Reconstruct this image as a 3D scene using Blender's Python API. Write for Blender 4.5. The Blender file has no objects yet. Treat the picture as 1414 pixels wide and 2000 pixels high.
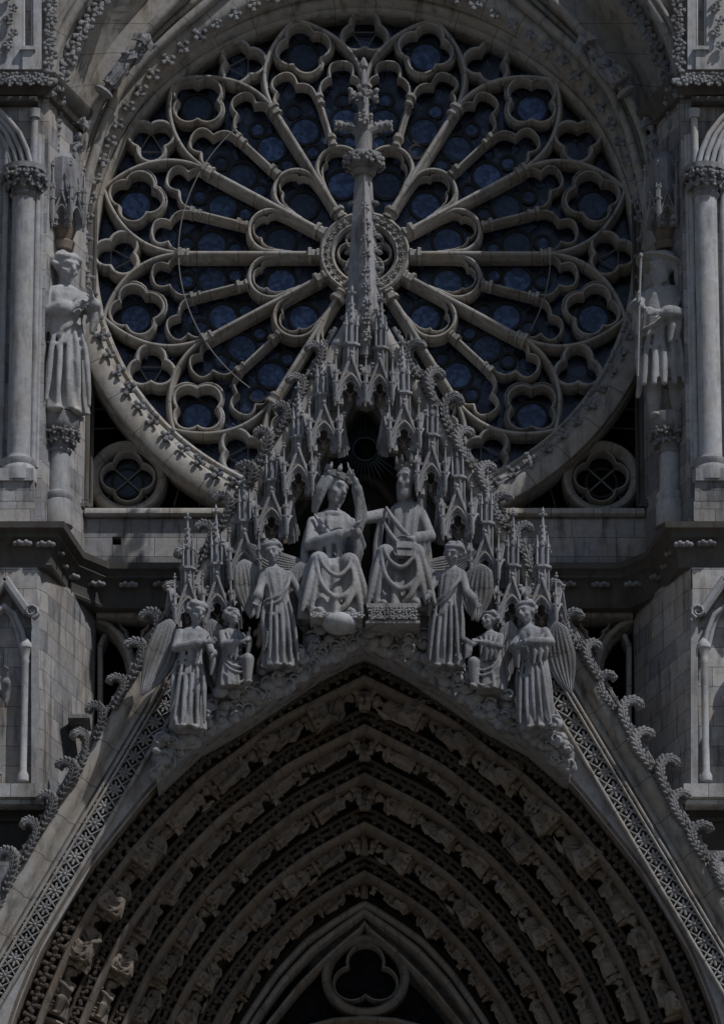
import bpy, bmesh, math, random
import numpy as np
from math import sin, cos, pi, radians, sqrt, atan2, hypot
from mathutils import Vector, Matrix, Euler
# ------------------------------------------------------------------ camera, sky, sun, exposure
PPM, TH, DIST, IW, IH = 86.0, radians(21.0), 150.0, 1414.0, 2000.0   # photo pixels per metre on the wall plane, look-up angle, distance
SC = bpy.context.scene
COL = SC.collection
SX, CX = sin(TH), cos(TH)
CAM = Vector((0, -CX*DIST, -SX*DIST))
cd = bpy.data.cameras.new('camera'); cam = bpy.data.objects.new('camera', cd); COL.objects.link(cam)
cam.location = CAM; cam.rotation_euler = (pi/2+TH, 0, 0)
FPX = PPM*DIST
cd.sensor_fit = 'VERTICAL'; cd.sensor_height = 24.0; cd.lens = 24.0*FPX/IH
cd.clip_start = 1.0; cd.clip_end = 2000.0
SC.camera = cam
SUN_AZ, SUN_EL = radians(53), radians(55)      # azimuth to the right of the facade normal, elevation
sdir = Vector((sin(SUN_AZ)*cos(SUN_EL), -cos(SUN_AZ)*cos(SUN_EL), sin(SUN_EL)))
wd = bpy.data.worlds.new("World"); SC.world = wd; wd.use_nodes = True
nt = wd.node_tree; sky = nt.nodes.new('ShaderNodeTexSky'); sky.sky_type = 'NISHITA'; sky.sun_disc = False
sky.sun_elevation = SUN_EL; sky.sun_rotation = atan2(sdir.x, sdir.y)
bg = nt.nodes['Background']; nt.links.new(sky.outputs[0], bg.inputs[0]); bg.inputs[1].default_value = 0.10
sl = bpy.data.lights.new('sun', 'SUN'); sl.energy = 4.8; sl.angle = radians(0.5); sl.color = (1.0, .985, .965)
so = bpy.data.objects.new('sun', sl); COL.objects.link(so)
so.rotation_euler = sdir.to_track_quat('Z', 'Y').to_euler(); so.location = (30, -40, 40)
SC.view_settings.view_transform = 'Standard'; SC.view_settings.look = 'None'
SC.view_settings.gamma = 1.0; SC.view_settings.exposure = -1.02
SC.render.engine = 'CYCLES'

# ------------------------------------------------------------------ picture point at depth y (metres, negative = nearer) -> world
def W(px, py, y):
    a = (px-IW/2)/FPX; b = (IH/2-py)/FPX
    d = Vector((a, CX - b*SX, SX + b*CX))
    t = (y-CAM.y)/d.y
    return CAM + d*t
def mx(px): return 1424.0-px
rnd = random.Random(7)

# ------------------------------------------------------------------ materials
def mk_stone(name, base, dirt=.35, joints=None, bump=.35, dark=(.05, .045, .04), wide=.95, tall=.46, rough=.85, warm=.0):
    m = bpy.data.materials.new(name); m.use_nodes = True
    n, l = m.node_tree.nodes, m.node_tree.links
    b = n['Principled BSDF']; b.inputs['Roughness'].default_value = rough
    b.inputs['Specular IOR Level'].default_value = .25
    tc = n.new('ShaderNodeTexCoord')
    def noise(scale, det=5, vec=None, rgh=.6):
        t = n.new('ShaderNodeTexNoise'); t.inputs['Scale'].default_value = scale; t.inputs['Detail'].default_value = det
        t.inputs['Roughness'].default_value = rgh
        l.new(vec or tc.outputs['Object'], t.inputs['Vector']); return t.outputs['Fac']
    def ramp(f, a, c, lo=0., hi=1.):
        r = n.new('ShaderNodeMapRange'); r.inputs[1].default_value = a; r.inputs[2].default_value = c
        r.inputs[3].default_value = lo; r.inputs[4].default_value = hi; l.new(f, r.inputs[0]); return r.outputs[0]
    def mix(f, c1, c2, mode='MIX'):
        x = n.new('ShaderNodeMix'); x.data_type = 'RGBA'; x.blend_type = mode
        for s, v in ((x.inputs[0], f), (x.inputs[6], c1), (x.inputs[7], c2)):
            if hasattr(v, 'is_linked') or hasattr(v, 'links'): l.new(v, s)
            elif isinstance(v, (int, float)): s.default_value = v
            else: s.default_value = (*v, 1)
        return x.outputs[2]
    mp = n.new('ShaderNodeMapping'); mp.inputs['Scale'].default_value = (2.6, 2.6, .5); l.new(tc.outputs['Object'], mp.inputs[0])
    big = noise(.9, 4); med = noise(5.5, 6); fine = noise(38, 6, rgh=.7); streak = noise(1.6, 6, mp.outputs[0])
    lo = tuple(x*.82 for x in base); hi = tuple(min(1, x*1.22) for x in base)
    c = mix(ramp(med, .3, .7), lo, hi)
    wt = (base[0]*1.04, base[1]*.93, base[2]*.77)
    c = mix(ramp(big, .42, .68, 0, .7), c, wt)
    c = mix(ramp(streak, .50, .68, 0, dirt), c, dark)
    c = mix(ramp(fine, .54, .74, 0, dirt*.9), c, dark)
    oi = n.new('ShaderNodeObjectInfo')
    v = ramp(oi.outputs['Random'], 0, 1, .78, 1.12)
    cv = n.new('ShaderNodeCombineXYZ')
    for i in range(3): l.new(v, cv.inputs[i])
    c = mix(1.0, c, cv.outputs[0], 'MULTIPLY')
    h = None
    if joints == 'brick':
        sp = n.new('ShaderNodeSeparateXYZ'); l.new(tc.outputs['Object'], sp.inputs[0])
        ad = n.new('ShaderNodeMath'); ad.operation = 'ADD'; l.new(sp.outputs[0], ad.inputs[0]); l.new(sp.outputs[1], ad.inputs[1])
        cb = n.new('ShaderNodeCombineXYZ'); l.new(ad.outputs[0], cb.inputs[0]); l.new(sp.outputs[2], cb.inputs[1])
        br = n.new('ShaderNodeTexBrick'); l.new(cb.outputs[0], br.inputs['Vector'])
        br.inputs['Scale'].default_value = 1; br.inputs['Brick Width'].default_value = wide; br.inputs['Row Height'].default_value = tall
        br.inputs['Mortar Size'].default_value = .009; br.inputs['Mortar Smooth'].default_value = .4
        br.inputs['Color1'].default_value = (.66, .66, .68, 1); br.inputs['Color2'].default_value = (1.12, 1.09, 1.04, 1); br.offset = .42; br.squash = .75; br.squash_frequency = 3; br.inputs['Mortar'].default_value = (.3, .28, .26, 1)
        c = mix(1.0, c, br.outputs['Color'], 'MULTIPLY'); h = br.outputs['Fac']
    if joints == 'uv':
        sp = n.new('ShaderNodeSeparateXYZ'); l.new(tc.outputs['UV'], sp.inputs[0])
        mo = n.new('ShaderNodeMath'); mo.operation = 'PINGPONG'; mo.inputs[1].default_value = .48; l.new(sp.outputs[0], mo.inputs[0])
        j = ramp(mo.outputs[0], .004, .014, .8, 0)
        c = mix(j, c, dark)
    l.new(c, b.inputs['Base Color'])
    bp = n.new('ShaderNodeBump'); bp.inputs['Strength'].default_value = bump; bp.inputs['Distance'].default_value = .03
    s1 = n.new('ShaderNodeMath'); s1.operation = 'ADD'; l.new(med, s1.inputs[0]); l.new(fine, s1.inputs[1])
    if h:
        s2 = n.new('ShaderNodeMath'); s2.operation = 'SUBTRACT'; l.new(s1.outputs[0], s2.inputs[0]); l.new(h, s2.inputs[1]); s1 = s2
    l.new(s1.outputs[0], bp.inputs['Height']); l.new(bp.outputs[0], b.inputs['Normal'])
    return m
def mk_glass(name, c1, c2, scale, lead=True, rough=.22, spec=.5):
    m = bpy.data.materials.new(name); m.use_nodes = True
    n, l = m.node_tree.nodes, m.node_tree.links; b = n['Principled BSDF']
    b.inputs['Roughness'].default_value = rough; b.inputs['Specular IOR Level'].default_value = spec
    tc = n.new('ShaderNodeTexCoord')
    v = n.new('ShaderNodeTexVoronoi'); v.inputs['Scale'].default_value = scale; l.new(tc.outputs['Object'], v.inputs['Vector'])
    no = n.new('ShaderNodeTexNoise'); no.inputs['Scale'].default_value = 9; no.inputs['Detail'].default_value = 5; l.new(tc.outputs['Object'], no.inputs['Vector'])
    sp = n.new('ShaderNodeSeparateColor'); l.new(v.outputs['Color'], sp.inputs[0])
    ad = n.new('ShaderNodeMath'); ad.operation = 'MULTIPLY'; l.new(sp.outputs[0], ad.inputs[0]); l.new(no.outputs[0], ad.inputs[1])
    r = n.new('ShaderNodeMapRange'); r.inputs[1].default_value = .1; r.inputs[2].default_value = .5; l.new(ad.outputs[0], r.inputs[0])
    x = n.new('ShaderNodeMix'); x.data_type = 'RGBA'; l.new(r.outputs[0], x.inputs[0]); x.inputs[6].default_value = (*c1, 1); x.inputs[7].default_value = (*c2, 1)
    c = x.outputs[2]
    oi = n.new('ShaderNodeObjectInfo'); rr = n.new('ShaderNodeMapRange'); rr.inputs[3].default_value = .18; rr.inputs[4].default_value = 1.15; l.new(oi.outputs['Random'], rr.inputs[0])
    cm = n.new('ShaderNodeMix'); cm.data_type = 'RGBA'; cm.blend_type = 'MULTIPLY'; cm.inputs[0].default_value = 1; l.new(c, cm.inputs[6])
    cv = n.new('ShaderNodeCombineXYZ'); [l.new(rr.outputs[0], cv.inputs[i]) for i in range(3)]; l.new(cv.outputs[0], cm.inputs[7]); c = cm.outputs[2]
    if lead:
        e = n.new('ShaderNodeTexVoronoi'); e.feature = 'DISTANCE_TO_EDGE'; e.inputs['Scale'].default_value = scale; l.new(tc.outputs['Object'], e.inputs['Vector'])
        r2 = n.new('ShaderNodeMapRange'); r2.inputs[1].default_value = .03; r2.inputs[2].default_value = .06; l.new(e.outputs[0], r2.inputs[0])
        x2 = n.new('ShaderNodeMix'); x2.data_type = 'RGBA'; l.new(r2.outputs[0], x2.inputs[0]); x2.inputs[6].default_value = (.006, .006, .007, 1); l.new(c, x2.inputs[7]); c = x2.outputs[2]
        bp = n.new('ShaderNodeBump'); bp.inputs['Strength'].default_value = .4; l.new(no.outputs[0], bp.inputs['Height']); l.new(bp.outputs[0], b.inputs['Normal'])
    l.new(c, b.inputs['Base Color'])
    return m
def mk_plain(name, c, rough=.5, metal=0.):
    m = bpy.data.materials.new(name); m.use_nodes = True
    n, l = m.node_tree.nodes, m.node_tree.links; b = n['Principled BSDF']
    b.inputs['Roughness'].default_value = rough; b.inputs['Metallic'].default_value = metal
    no = n.new('ShaderNodeTexNoise'); no.inputs['Scale'].default_value = 7; no.inputs['Detail'].default_value = 6
    x = n.new('ShaderNodeMix'); x.data_type = 'RGBA'; l.new(no.outputs[0], x.inputs[0])
    x.inputs[6].default_value = (*[v*.6 for v in c], 1); x.inputs[7].default_value = (*[v*1.3 for v in c], 1); l.new(x.outputs[2], b.inputs['Base Color'])
    return m
M_PALE = mk_stone('pale_limestone', (.43, .44, .47), .45)
M_WALL = mk_stone('ashlar_limestone', (.45, .455, .48), .65, 'brick')
M_ROSE = mk_stone('tracery_limestone', (.41, .40, .39), .45, 'uv')
M_RIM = mk_stone('moulded_limestone', (.40, .385, .37), .55, 'uv')
M_STAT = mk_stone('statue_limestone', (.31, .318, .345), .65, None, .6)
M_CAN = mk_stone('canopy_limestone', (.32, .325, .35), .65, None, .5)
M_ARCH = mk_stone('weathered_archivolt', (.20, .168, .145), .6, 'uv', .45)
M_FIG = mk_stone('weathered_figure_stone', (.245, .21, .182), .65, None, .45)
M_SHADE = mk_stone('shade_dark_carving', (.095, .078, .066), .5, None, .4)  # for hollows and leaf bands; their shade is put into the colour
M_CROC = mk_stone('crocket_limestone', (.25, .25, .265), .7, None, .5)
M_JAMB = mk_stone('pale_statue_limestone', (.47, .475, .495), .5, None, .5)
M_TYM = mk_stone('window_head_limestone', (.25, .232, .22), .5, 'uv', .4)
M_DARK = mk_stone('recess_shade_stone', (.05, .046, .043), .5, None, .4)  # near black: the shade of recesses and gaps as a stone colour
M_GLASS = mk_glass('leaded_glass', (.015, .02, .045), (.10, .14, .27), 3.4)
M_BLUE = mk_glass('blue_roundel_glass', (.025, .05, .14), (.10, .17, .37), 11, False, .3)
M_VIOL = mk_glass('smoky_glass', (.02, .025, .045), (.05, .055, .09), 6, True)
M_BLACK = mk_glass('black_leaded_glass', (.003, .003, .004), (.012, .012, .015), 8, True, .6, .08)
M_LEAD = mk_plain('lead_came', (.012, .012, .013), .6)
M_IRON = mk_plain('pale_iron_bar', (.22, .22, .23), .5)
M_STAR = mk_plain('tarnished_metal', (.07, .10, .12), .3, .5)
M_GROUND = mk_stone('paving', (.16, .15, .135), .2, 'brick', .1)

# ------------------------------------------------------------------ mesh builder
class MB:
    def __init__(s): s.v = []; s.f = []; s.uv = []; s.mi = []
    def add(s, vs, fs, uvs=None, mi=0):
        o = len(s.v); s.v.extend([tuple(p) for p in vs])
        for k, f in enumerate(fs):
            s.f.append(tuple(i+o for i in f)); s.uv.append(uvs[k] if uvs else None); s.mi.append(mi)
        return s
    def merge(s, o, M=None, mi=0):
        vs = o.v if M is None else [tuple(M @ Vector(p)) for p in o.v]
        return s.add(vs, o.f, o.uv, mi)
    def mirror(s):
        r = MB(); r.v = [(-x, y, z) for x, y, z in s.v]; r.f = [f[::-1] for f in s.f]; r.uv = [None]*len(s.f); r.mi = list(s.mi); return r
    def box(s, c, sz, M=None, mi=0):
        vs = []
        for i in (-.5, .5):
            for j in (-.5, .5):
                for k in (-.5, .5):
                    p = Vector((i*sz[0], j*sz[1], k*sz[2]))
                    vs.append((M @ p if M else p)+Vector(c))
        return s.add(vs, [(0, 1, 3, 2), (4, 6, 7, 5), (0, 4, 5, 1), (2, 3, 7, 6), (0, 2, 6, 4), (1, 5, 7, 3)], None, mi)
    def ell(s, c, r, M=None, nu=10, nv=7, mi=0):
        vs = []; fs = []
        c = Vector(c)
        for j in range(nv+1):
            a = pi*j/nv
            for i in range(nu):
                b = 2*pi*i/nu
                p = Vector((r[0]*sin(a)*cos(b), r[1]*sin(a)*sin(b), r[2]*cos(a)))
                vs.append((M @ p if M else p)+c)
        for j in range(nv):
            for i in range(nu):
                i2 = (i+1) % nu
                if j == 0: fs.append((i, (j+1)*nu+i, (j+1)*nu+i2))
                elif j == nv-1: fs.append((j*nu+i, (j+1)*nu+i, j*nu+i2))
                else: fs.append((j*nu+i, (j+1)*nu+i, (j+1)*nu+i2, j*nu+i2))
        return s.add(vs, fs, None, mi)
    def tube(s, P, R, n=8, mi=0, flat=1.0, closed=False):
        P = [Vector(p) for p in P]; N = len(P)
        if not hasattr(R, '__len__'): R = [R]*N
        vs = []; fs = []
        ref = None
        for i in range(N):
            if closed: t = (P[(i+1) % N]-P[i-1]).normalized()
            else: t = (P[min(i+1, N-1)]-P[max(i-1, 0)]).normalized()
            if ref is None:
                ref = Vector((0, 1, 0)) if abs(t.y) < .9 else Vector((1, 0, 0))
            a = t.cross(ref).normalized(); b = a.cross(t).normalized(); ref = b
            for k in range(n):
                g = 2*pi*k/n; vs.append(P[i]+a*cos(g)*R[i]+b*sin(g)*R[i]*flat)
        for i in range(N if closed else N-1):
            j = (i+1) % N
            for k in range(n):
                k2 = (k+1) % n; fs.append((i*n+k, j*n+k, j*n+k2, i*n+k2))
        if not closed:
            fs.append(tuple(range(n))[::-1]); fs.append(tuple((N-1)*n+k for k in range(n)))
        return s.add(vs, fs, None, mi)
    def cap(s, a, b, ra, rb, n=10):
        a = Vector(a); b = Vector(b); t = (b-a)
        L = t.length or 1e-6; t = t/L
        P = []; R = []
        for g in (-.95, -.7, -.35, 0): P.append(a+t*ra*g); R.append(ra*sqrt(max(1-g*g, .05)))
        for g in (0, .35, .7, .95): P.append(b+t*rb*g); R.append(rb*sqrt(max(1-g*g, .05)))
        return s.tube(P, R, n)
    def lathe(s, x, y, prof, n=12, rot=0., mi=0, squash=1.):
        vs = []; fs = []; N = len(prof)
        for r, z in prof:
            for k in range(n):
                g = 2*pi*k/n+rot; vs.append((x+r*cos(g), y+r*sin(g)*squash, z))
        for i in range(N-1):
            for k in range(n):
                k2 = (k+1) % n; fs.append((i*n+k, i*n+k2, (i+1)*n+k2, (i+1)*n+k))
        fs.append(tuple(range(n))[::-1]); fs.append(tuple((N-1)*n+k for k in range(n)))
        return s.add(vs, fs, None, mi)
    def prism(s, out, y0, y1, mi=0):
        """outline of picture points at depth y0, run straight back to y1"""
        a = [W(px, py, y0) for px, py in out]; n = len(a)
        vs = a+[Vector((p.x, y1, p.z)) for p in a]
        fs = [tuple(range(n)), tuple(range(2*n-1, n-1, -1))]+[(i, i+n, (i+1) % n+n, (i+1) % n) for i in range(n)]
        return s.add(vs, fs, None, mi)
    def sweep(s, P, prof, closed=False, mi=0, u0=0.):
        """section (across, depth) carried along a path that lies parallel to the facade"""
        P = [Vector(p) for p in P]; N = len(P); K = len(prof); vs = []; fs = []; uvs = []; L = [u0]
        for i in range(1, N): L.append(L[-1]+(P[i]-P[i-1]).length)
        def nrm(a, b):
            t = Vector((b.x-a.x, 0, b.z-a.z)); t.normalize(); return Vector((-t.z, 0, t.x))
        for i in range(N):
            pa = P[i-1] if (i or closed) else None; pb = P[(i+1) % N] if (i < N-1 or closed) else None
            n1 = nrm(pa, P[i]) if pa is not None else None; n2 = nrm(P[i], pb) if pb is not None else None
            if n1 is None: n = n2
            elif n2 is None: n = n1
            else:
                n = (n1+n2)
                if n.length < .2: n = n1.copy()
                n.normalize(); n = n/max(n.dot(n1), .62)
            for (q, d) in prof: vs.append(P[i]+n*q+Vector((0, d, 0)))
        for i in range(N if closed else N-1):
            j = (i+1) % N; ua = L[i]; ub = L[j] if j else L[-1]+(P[0]-P[-1]).length
            for k in range(K):
                k2 = (k+1) % K; fs.append((i*K+k, j*K+k, j*K+k2, i*K+k2)); uvs.append(((ua, k), (ub, k), (ub, k+1), (ua, k+1)))
        if not closed:
            fs.append(tuple(range(K))[::-1]); uvs.append([(L[0]+.2, 0)]*K); fs.append(tuple((N-1)*K+k for k in range(K))); uvs.append([(L[0]+.2, 0)]*K)
        return s.add(vs, fs, uvs, mi)
    def plan(s, pts, z, prof, mi=0):
        """section (outward, up) carried along a plan polyline of (x, y); outward is to the right of travel"""
        P = [Vector((p[0], p[1], 0)) for p in pts]; N = len(P); K = len(prof); vs = []; fs = []
        def nrm(a, b): t = (b-a).normalized(); return Vector((t.y, -t.x, 0))
        for i in range(N):
            n1 = nrm(P[i-1], P[i]) if i else None; n2 = nrm(P[i], P[i+1]) if i < N-1 else None
            if n1 is None: n = n2
            elif n2 is None: n = n1
            else: n = (n1+n2).normalized(); n = n/max(n.dot(n1), .5)
            for (o, h) in prof: vs.append(P[i]+n*o+Vector((0, 0, z+h)))
        for i in range(N-1):
            for k in range(K):
                k2 = (k+1) % K; fs.append((i*K+k, (i+1)*K+k, (i+1)*K+k2, i*K+k2))
        fs.append(tuple(range(K))[::-1]); fs.append(tuple((N-1)*K+k for k in range(K)))
        return s.add(vs, fs, None, mi)
    def strip(s, rows, mi=0):
        """open loft through rows of equal length, with lengths along the first axis in the uv"""
        n = len(rows[0]); vs = [p for r in rows for p in r]; fs = []; uvs = []
        L = [0.]
        for i in range(1, n): L.append(L[-1]+(Vector(rows[0][i])-Vector(rows[0][i-1])).length)
        for i in range(len(rows)-1):
            for k in range(n-1):
                fs.append((i*n+k, i*n+k+1, (i+1)*n+k+1, (i+1)*n+k)); uvs.append(((L[k], i), (L[k+1], i), (L[k+1], i+1), (L[k], i+1)))
        return s.add(vs, fs, uvs, mi)
    def mesh(s, name, mats, off=None, ang=38, recalc=True):
        me = bpy.data.meshes.new(name)
        vs = s.v if off is None else [(x-off.x, y-off.y, z-off.z) for x, y, z in s.v]
        me.from_pydata(vs, [], s.f)
        if any(s.uv):
            ul = me.uv_layers.new(name='UVMap'); i = 0
            for k, f in enumerate(s.f):
                u = s.uv[k]
                for q in range(len(f)):
                    ul.data[i].uv = u[q] if u else (.2, 0); i += 1
        if recalc:
            bm = bmesh.new(); bm.from_mesh(me); bmesh.ops.recalc_face_normals(bm, faces=bm.faces); bm.to_mesh(me); bm.free()
        for m in (mats if isinstance(mats, (list, tuple)) else [mats]): me.materials.append(m)
        me.polygons.foreach_set('material_index', s.mi)
        me.polygons.foreach_set('use_smooth', [True]*len(me.polygons))
        me.set_sharp_from_angle(angle=radians(ang))
        return me

# ------------------------------------------------------------------ things, parts, copies
def tag(o, label=None, cat=None, group=None, kind=None):
    for k, v in (('label', label), ('category', cat), ('group', group), ('kind', kind)):
        if v: o[k] = v
    return o
BASE = {}
def thing(name, label, cat, loc=(0, 0, 0), group=None, rot=(0, 0, 0), scale=1.):
    o = bpy.data.objects.new(name, None); COL.objects.link(o); o.location = loc; o.rotation_euler = rot
    o.scale = (scale,)*3 if not hasattr(scale, '__len__') else scale
    o.empty_display_size = .2
    BASE[o.name] = Vector(loc)
    return tag(o, label, cat, group)
def part(mb, name, mats, parent, label=None, ang=38, recalc=True):
    """geometry written in world coordinates, stored relative to its thing"""
    off = BASE[parent.name]
    o = bpy.data.objects.new(name, mb.mesh(name, mats, off, ang, recalc)); COL.objects.link(o); o.parent = parent
    BASE[o.name] = off
    if label: o['label'] = label
    return o
def lpart(me, name, parent, loc=(0, 0, 0), rot=(0, 0, 0), scale=(1, 1, 1), label=None):
    """a shared mesh already in its thing's own coordinates"""
    o = bpy.data.objects.new(name, me); COL.objects.link(o); o.parent = parent
    o.location = loc; o.rotation_euler = rot; o.scale = scale; BASE[o.name] = Vector((0, 0, 0))
    if label: o['label'] = label
    return o
def copy_tree(o, parent=None):
    c = o.copy(); COL.objects.link(c); c.parent = parent; BASE[c.name] = BASE.get(o.name, Vector((0, 0, 0)))
    for ch in list(o.children):
        if ch is not c: copy_tree(ch, c)
    return c

# ------------------------------------------------------------------ curves in the picture plane
def bez(a, b, c, n=10):
    return [((1-t)**2*a[0]+2*t*(1-t)*b[0]+t*t*c[0], (1-t)**2*a[1]+2*t*(1-t)*b[1]+t*t*c[1]) for t in [i/n for i in range(n+1)]]
def bulge(p, q, b, n=7):
    """arc from p to q with sagitta b times the chord, to the left of travel"""
    dx, dy = q[0]-p[0], q[1]-p[1]; out = []
    for i in range(n+1):
        t = i/n; k = 4*t*(1-t)*b; out.append((p[0]+dx*t-dy*k, p[1]+dy*t+dx*k))
    return out
def foil(n, R, rl, rot=0., seg=9):
    """outline of n round lobes reaching out to R, in plain x, y"""
    dl = R-rl; h = pi/n; c = dl*cos(h)+sqrt(max(rl*rl-(dl*sin(h))**2, 0)); out = []
    for k in range(n):
        a = rot+2*pi*k/n; ox, oy = dl*cos(a), dl*sin(a)
        p = (c*cos(a-h), c*sin(a-h)); a0 = (atan2(p[1]-oy, p[0]-ox)-a+pi) % (2*pi)-pi
        for i in range(seg): g = a+a0*(1-2*i/seg); out.append((ox+rl*cos(g), oy+rl*sin(g)))
    return out
def resample(P, n):
    L = [0.]
    for i in range(1, len(P)): L.append(L[-1]+hypot(P[i][0]-P[i-1][0], P[i][1]-P[i-1][1]))
    out = []
    for k in range(n):
        d = L[-1]*k/(n-1); i = 0
        while i < len(L)-2 and L[i+1] < d: i += 1
        t = (d-L[i])/max(L[i+1]-L[i], 1e-9); out.append((P[i][0]+(P[i+1][0]-P[i][0])*t, P[i][1]+(P[i+1][1]-P[i][1])*t))
    return out
def smooth(P, it=2):
    for _ in range(it):
        P = [P[0]]+[((P[i-1][0]+2*P[i][0]+P[i+1][0])/4, (P[i-1][1]+2*P[i][1]+P[i+1][1])/4) for i in range(1, len(P)-1)]+[P[-1]]
    return P
def bar(w, d):
    """moulded tracery bar: a roll on a fillet between hollow chamfers"""
    h = [(w, d), (w, .5*d), (.86*w, .36*d), (.62*w, .27*d), (.58*w, .16*d), (.42*w, .05*d), (.2*w, .005*d)]
    return [(-x, y) for x, y in h]+[(0, 0)]+h[::-1]
def roll(r, back=.1, n=8):
    return [(-r, back)]+[(-r*cos(pi*i/n), -r*sin(pi*i/n)) for i in range(n+1)]+[(r, back)]

# ------------------------------------------------------------------ carved leaves and crockets
def leaf(mb, M, sd, k=4, mi=0):
    """a tuft of curled leaf: a ribbed mound with overlapping lobes whose tips turn out"""
    r = random.Random(sd); R3 = M.to_3x3(); k += 1
    mb.ell(M @ Vector((0, -.05, 0)), (1, 1, 1), R3 @ Matrix.Diagonal((.36, .24, .36)), 8, 5, mi)
    for i in range(k):
        a = 2*pi*i/k+r.uniform(-.35, .35); q = r.uniform(.85, 1.2)
        mm = R3 @ Euler((0, -a, 0)).to_matrix()
        mb.ell(M @ Vector((.27*q*cos(a), -.16-.1*r.random(), .27*q*sin(a))), (1, 1, 1), mm @ Matrix.Diagonal((.30*q, .17, .20)), 7, 5, mi)
        mb.ell(M @ Vector((.43*q*cos(a), -.26-.12*r.random(), .43*q*sin(a))), (1, 1, 1), mm @ Matrix.Diagonal((.18, .17, .22)), 6, 4, mi)
    mb.ell(M @ Vector((.06*r.uniform(-1, 1), -.3, .06*r.uniform(-1, 1))), (1, 1, 1), R3 @ Matrix.Diagonal((.15, .16, .15)), 6, 4, mi)
def leafM(p, s, ang=0.):
    return Matrix.Translation(p) @ Euler((0, ang, 0)).to_matrix().to_4x4() @ Matrix.Scale(s, 4)
def crocket_mb(sd=0):
    """hooked leaf that climbs the slope and curls outward (+x) into a knob"""
    r = random.Random(sd); m = MB()
    P = [(.0, 0, -.05), (-.12, 0, .2), (-.23, 0, .42), (-.26, 0, .6), (-.19, 0, .74), (-.05, 0, .80), (.08, 0, .76), (.14, 0, .65)]
    R = [.05, .075, .085, .085, .08, .08, .10, .07]
    m.tube(P, R, 8, 0, 1.35)
    Q = []
    for i in range(len(P)-1):
        for t in (0, .5): Q.append(tuple(P[i][c]*(1-t)+P[i+1][c]*t for c in range(3)))
    for i, (x, y, z) in enumerate(Q):
        q = Q[min(i+1, len(Q)-1)]; p = Q[max(i-1, 0)]; a = atan2(q[0]-p[0], q[2]-p[2]); f = .6+.4*sin(pi*(i+2)/(len(Q)+2))
        for e in (-1, 1):       # ribs of the leaf slant off the stem to both edges and over the front
            E = Euler((0, a+e*.7, 0)).to_matrix()
            m.ell((x+e*.055*f*cos(a), -.065, z-e*.055*f*sin(a)), (.042, .055, .078*f), E, 7, 5)
            m.ell((x+e*.055*f*cos(a), .065, z-e*.055*f*sin(a)), (.042, .055, .078*f), E, 7, 5)
    for k in range(5):
        a = k*1.25; m.ell((.11+.05*cos(a), .08*sin(a), .7+.05*sin(a*1.7)), (.055, .06, .055), None, 6, 4)
    return m
# ------------------------------------------------------------------ carved figures: one continuous skin each
def fuse(mb, name, mat, vox=.0125, it=2, mi=None):
    me = mb.mesh(name, mat, None, 180, True)
    o = bpy.data.objects.new('fuse', me); COL.objects.link(o)
    r = o.modifiers.new('r', 'REMESH'); r.mode = 'VOXEL'; r.voxel_size = vox
    s = o.modifiers.new('s', 'SMOOTH'); s.factor = .5; s.iterations = it
    dg = bpy.context.evaluated_depsgraph_get(); dg.update()
    m2 = bpy.data.meshes.new_from_object(o.evaluated_get(dg)); m2.name = name
    bpy.data.objects.remove(o); bpy.data.meshes.remove(me)
    m2.materials.clear(); m2.materials.append(mat)
    m2.polygons.foreach_set('use_smooth', [True]*len(m2.polygons))
    return m2
def robe(mb, rings, n=64, seed=0, nf=11):
    """closed cloth loft; rings are (z, x, y, rx, ry, fold depth)"""
    r = random.Random(seed); ph = [r.uniform(0, 6.3) for _ in range(4)]; k2 = r.uniform(-1.2, 1.2)
    Z = []
    for i in range(len(rings)-1):
        a, b = rings[i], rings[i+1]; st = max(2, int(abs(b[0]-a[0])/.035))
        for q in range(st): t = q/st; Z.append([a[j]+(b[j]-a[j])*t for j in range(6)])
    Z.append(list(rings[-1])); vs = []; fs = []; N = len(Z)
    for z, x, y, rx, ry, f in Z:
        for i in range(n):
            g = 2*pi*i/n
            w = .55*cos(nf*g+ph[0]+k2*z*2)+.3*cos((nf-4)*g+ph[1]-z*1.7)+.3*cos((nf+5)*g+ph[2]+z)
            w = w if w > -.2 else w*1.4
            vs.append((x+rx*(1+f*w)*cos(g), y+ry*(1+f*w)*sin(g), z))
    for i in range(N-1):
        for k in range(n):
            k2_ = (k+1) % n; fs.append((i*n+k, i*n+k2_, (i+1)*n+k2_, (i+1)*n+k))
    fs.append(tuple(range(n))[::-1]); fs.append(tuple((N-1)*n+k for k in range(n)))
    mb.add(vs, fs)
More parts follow.
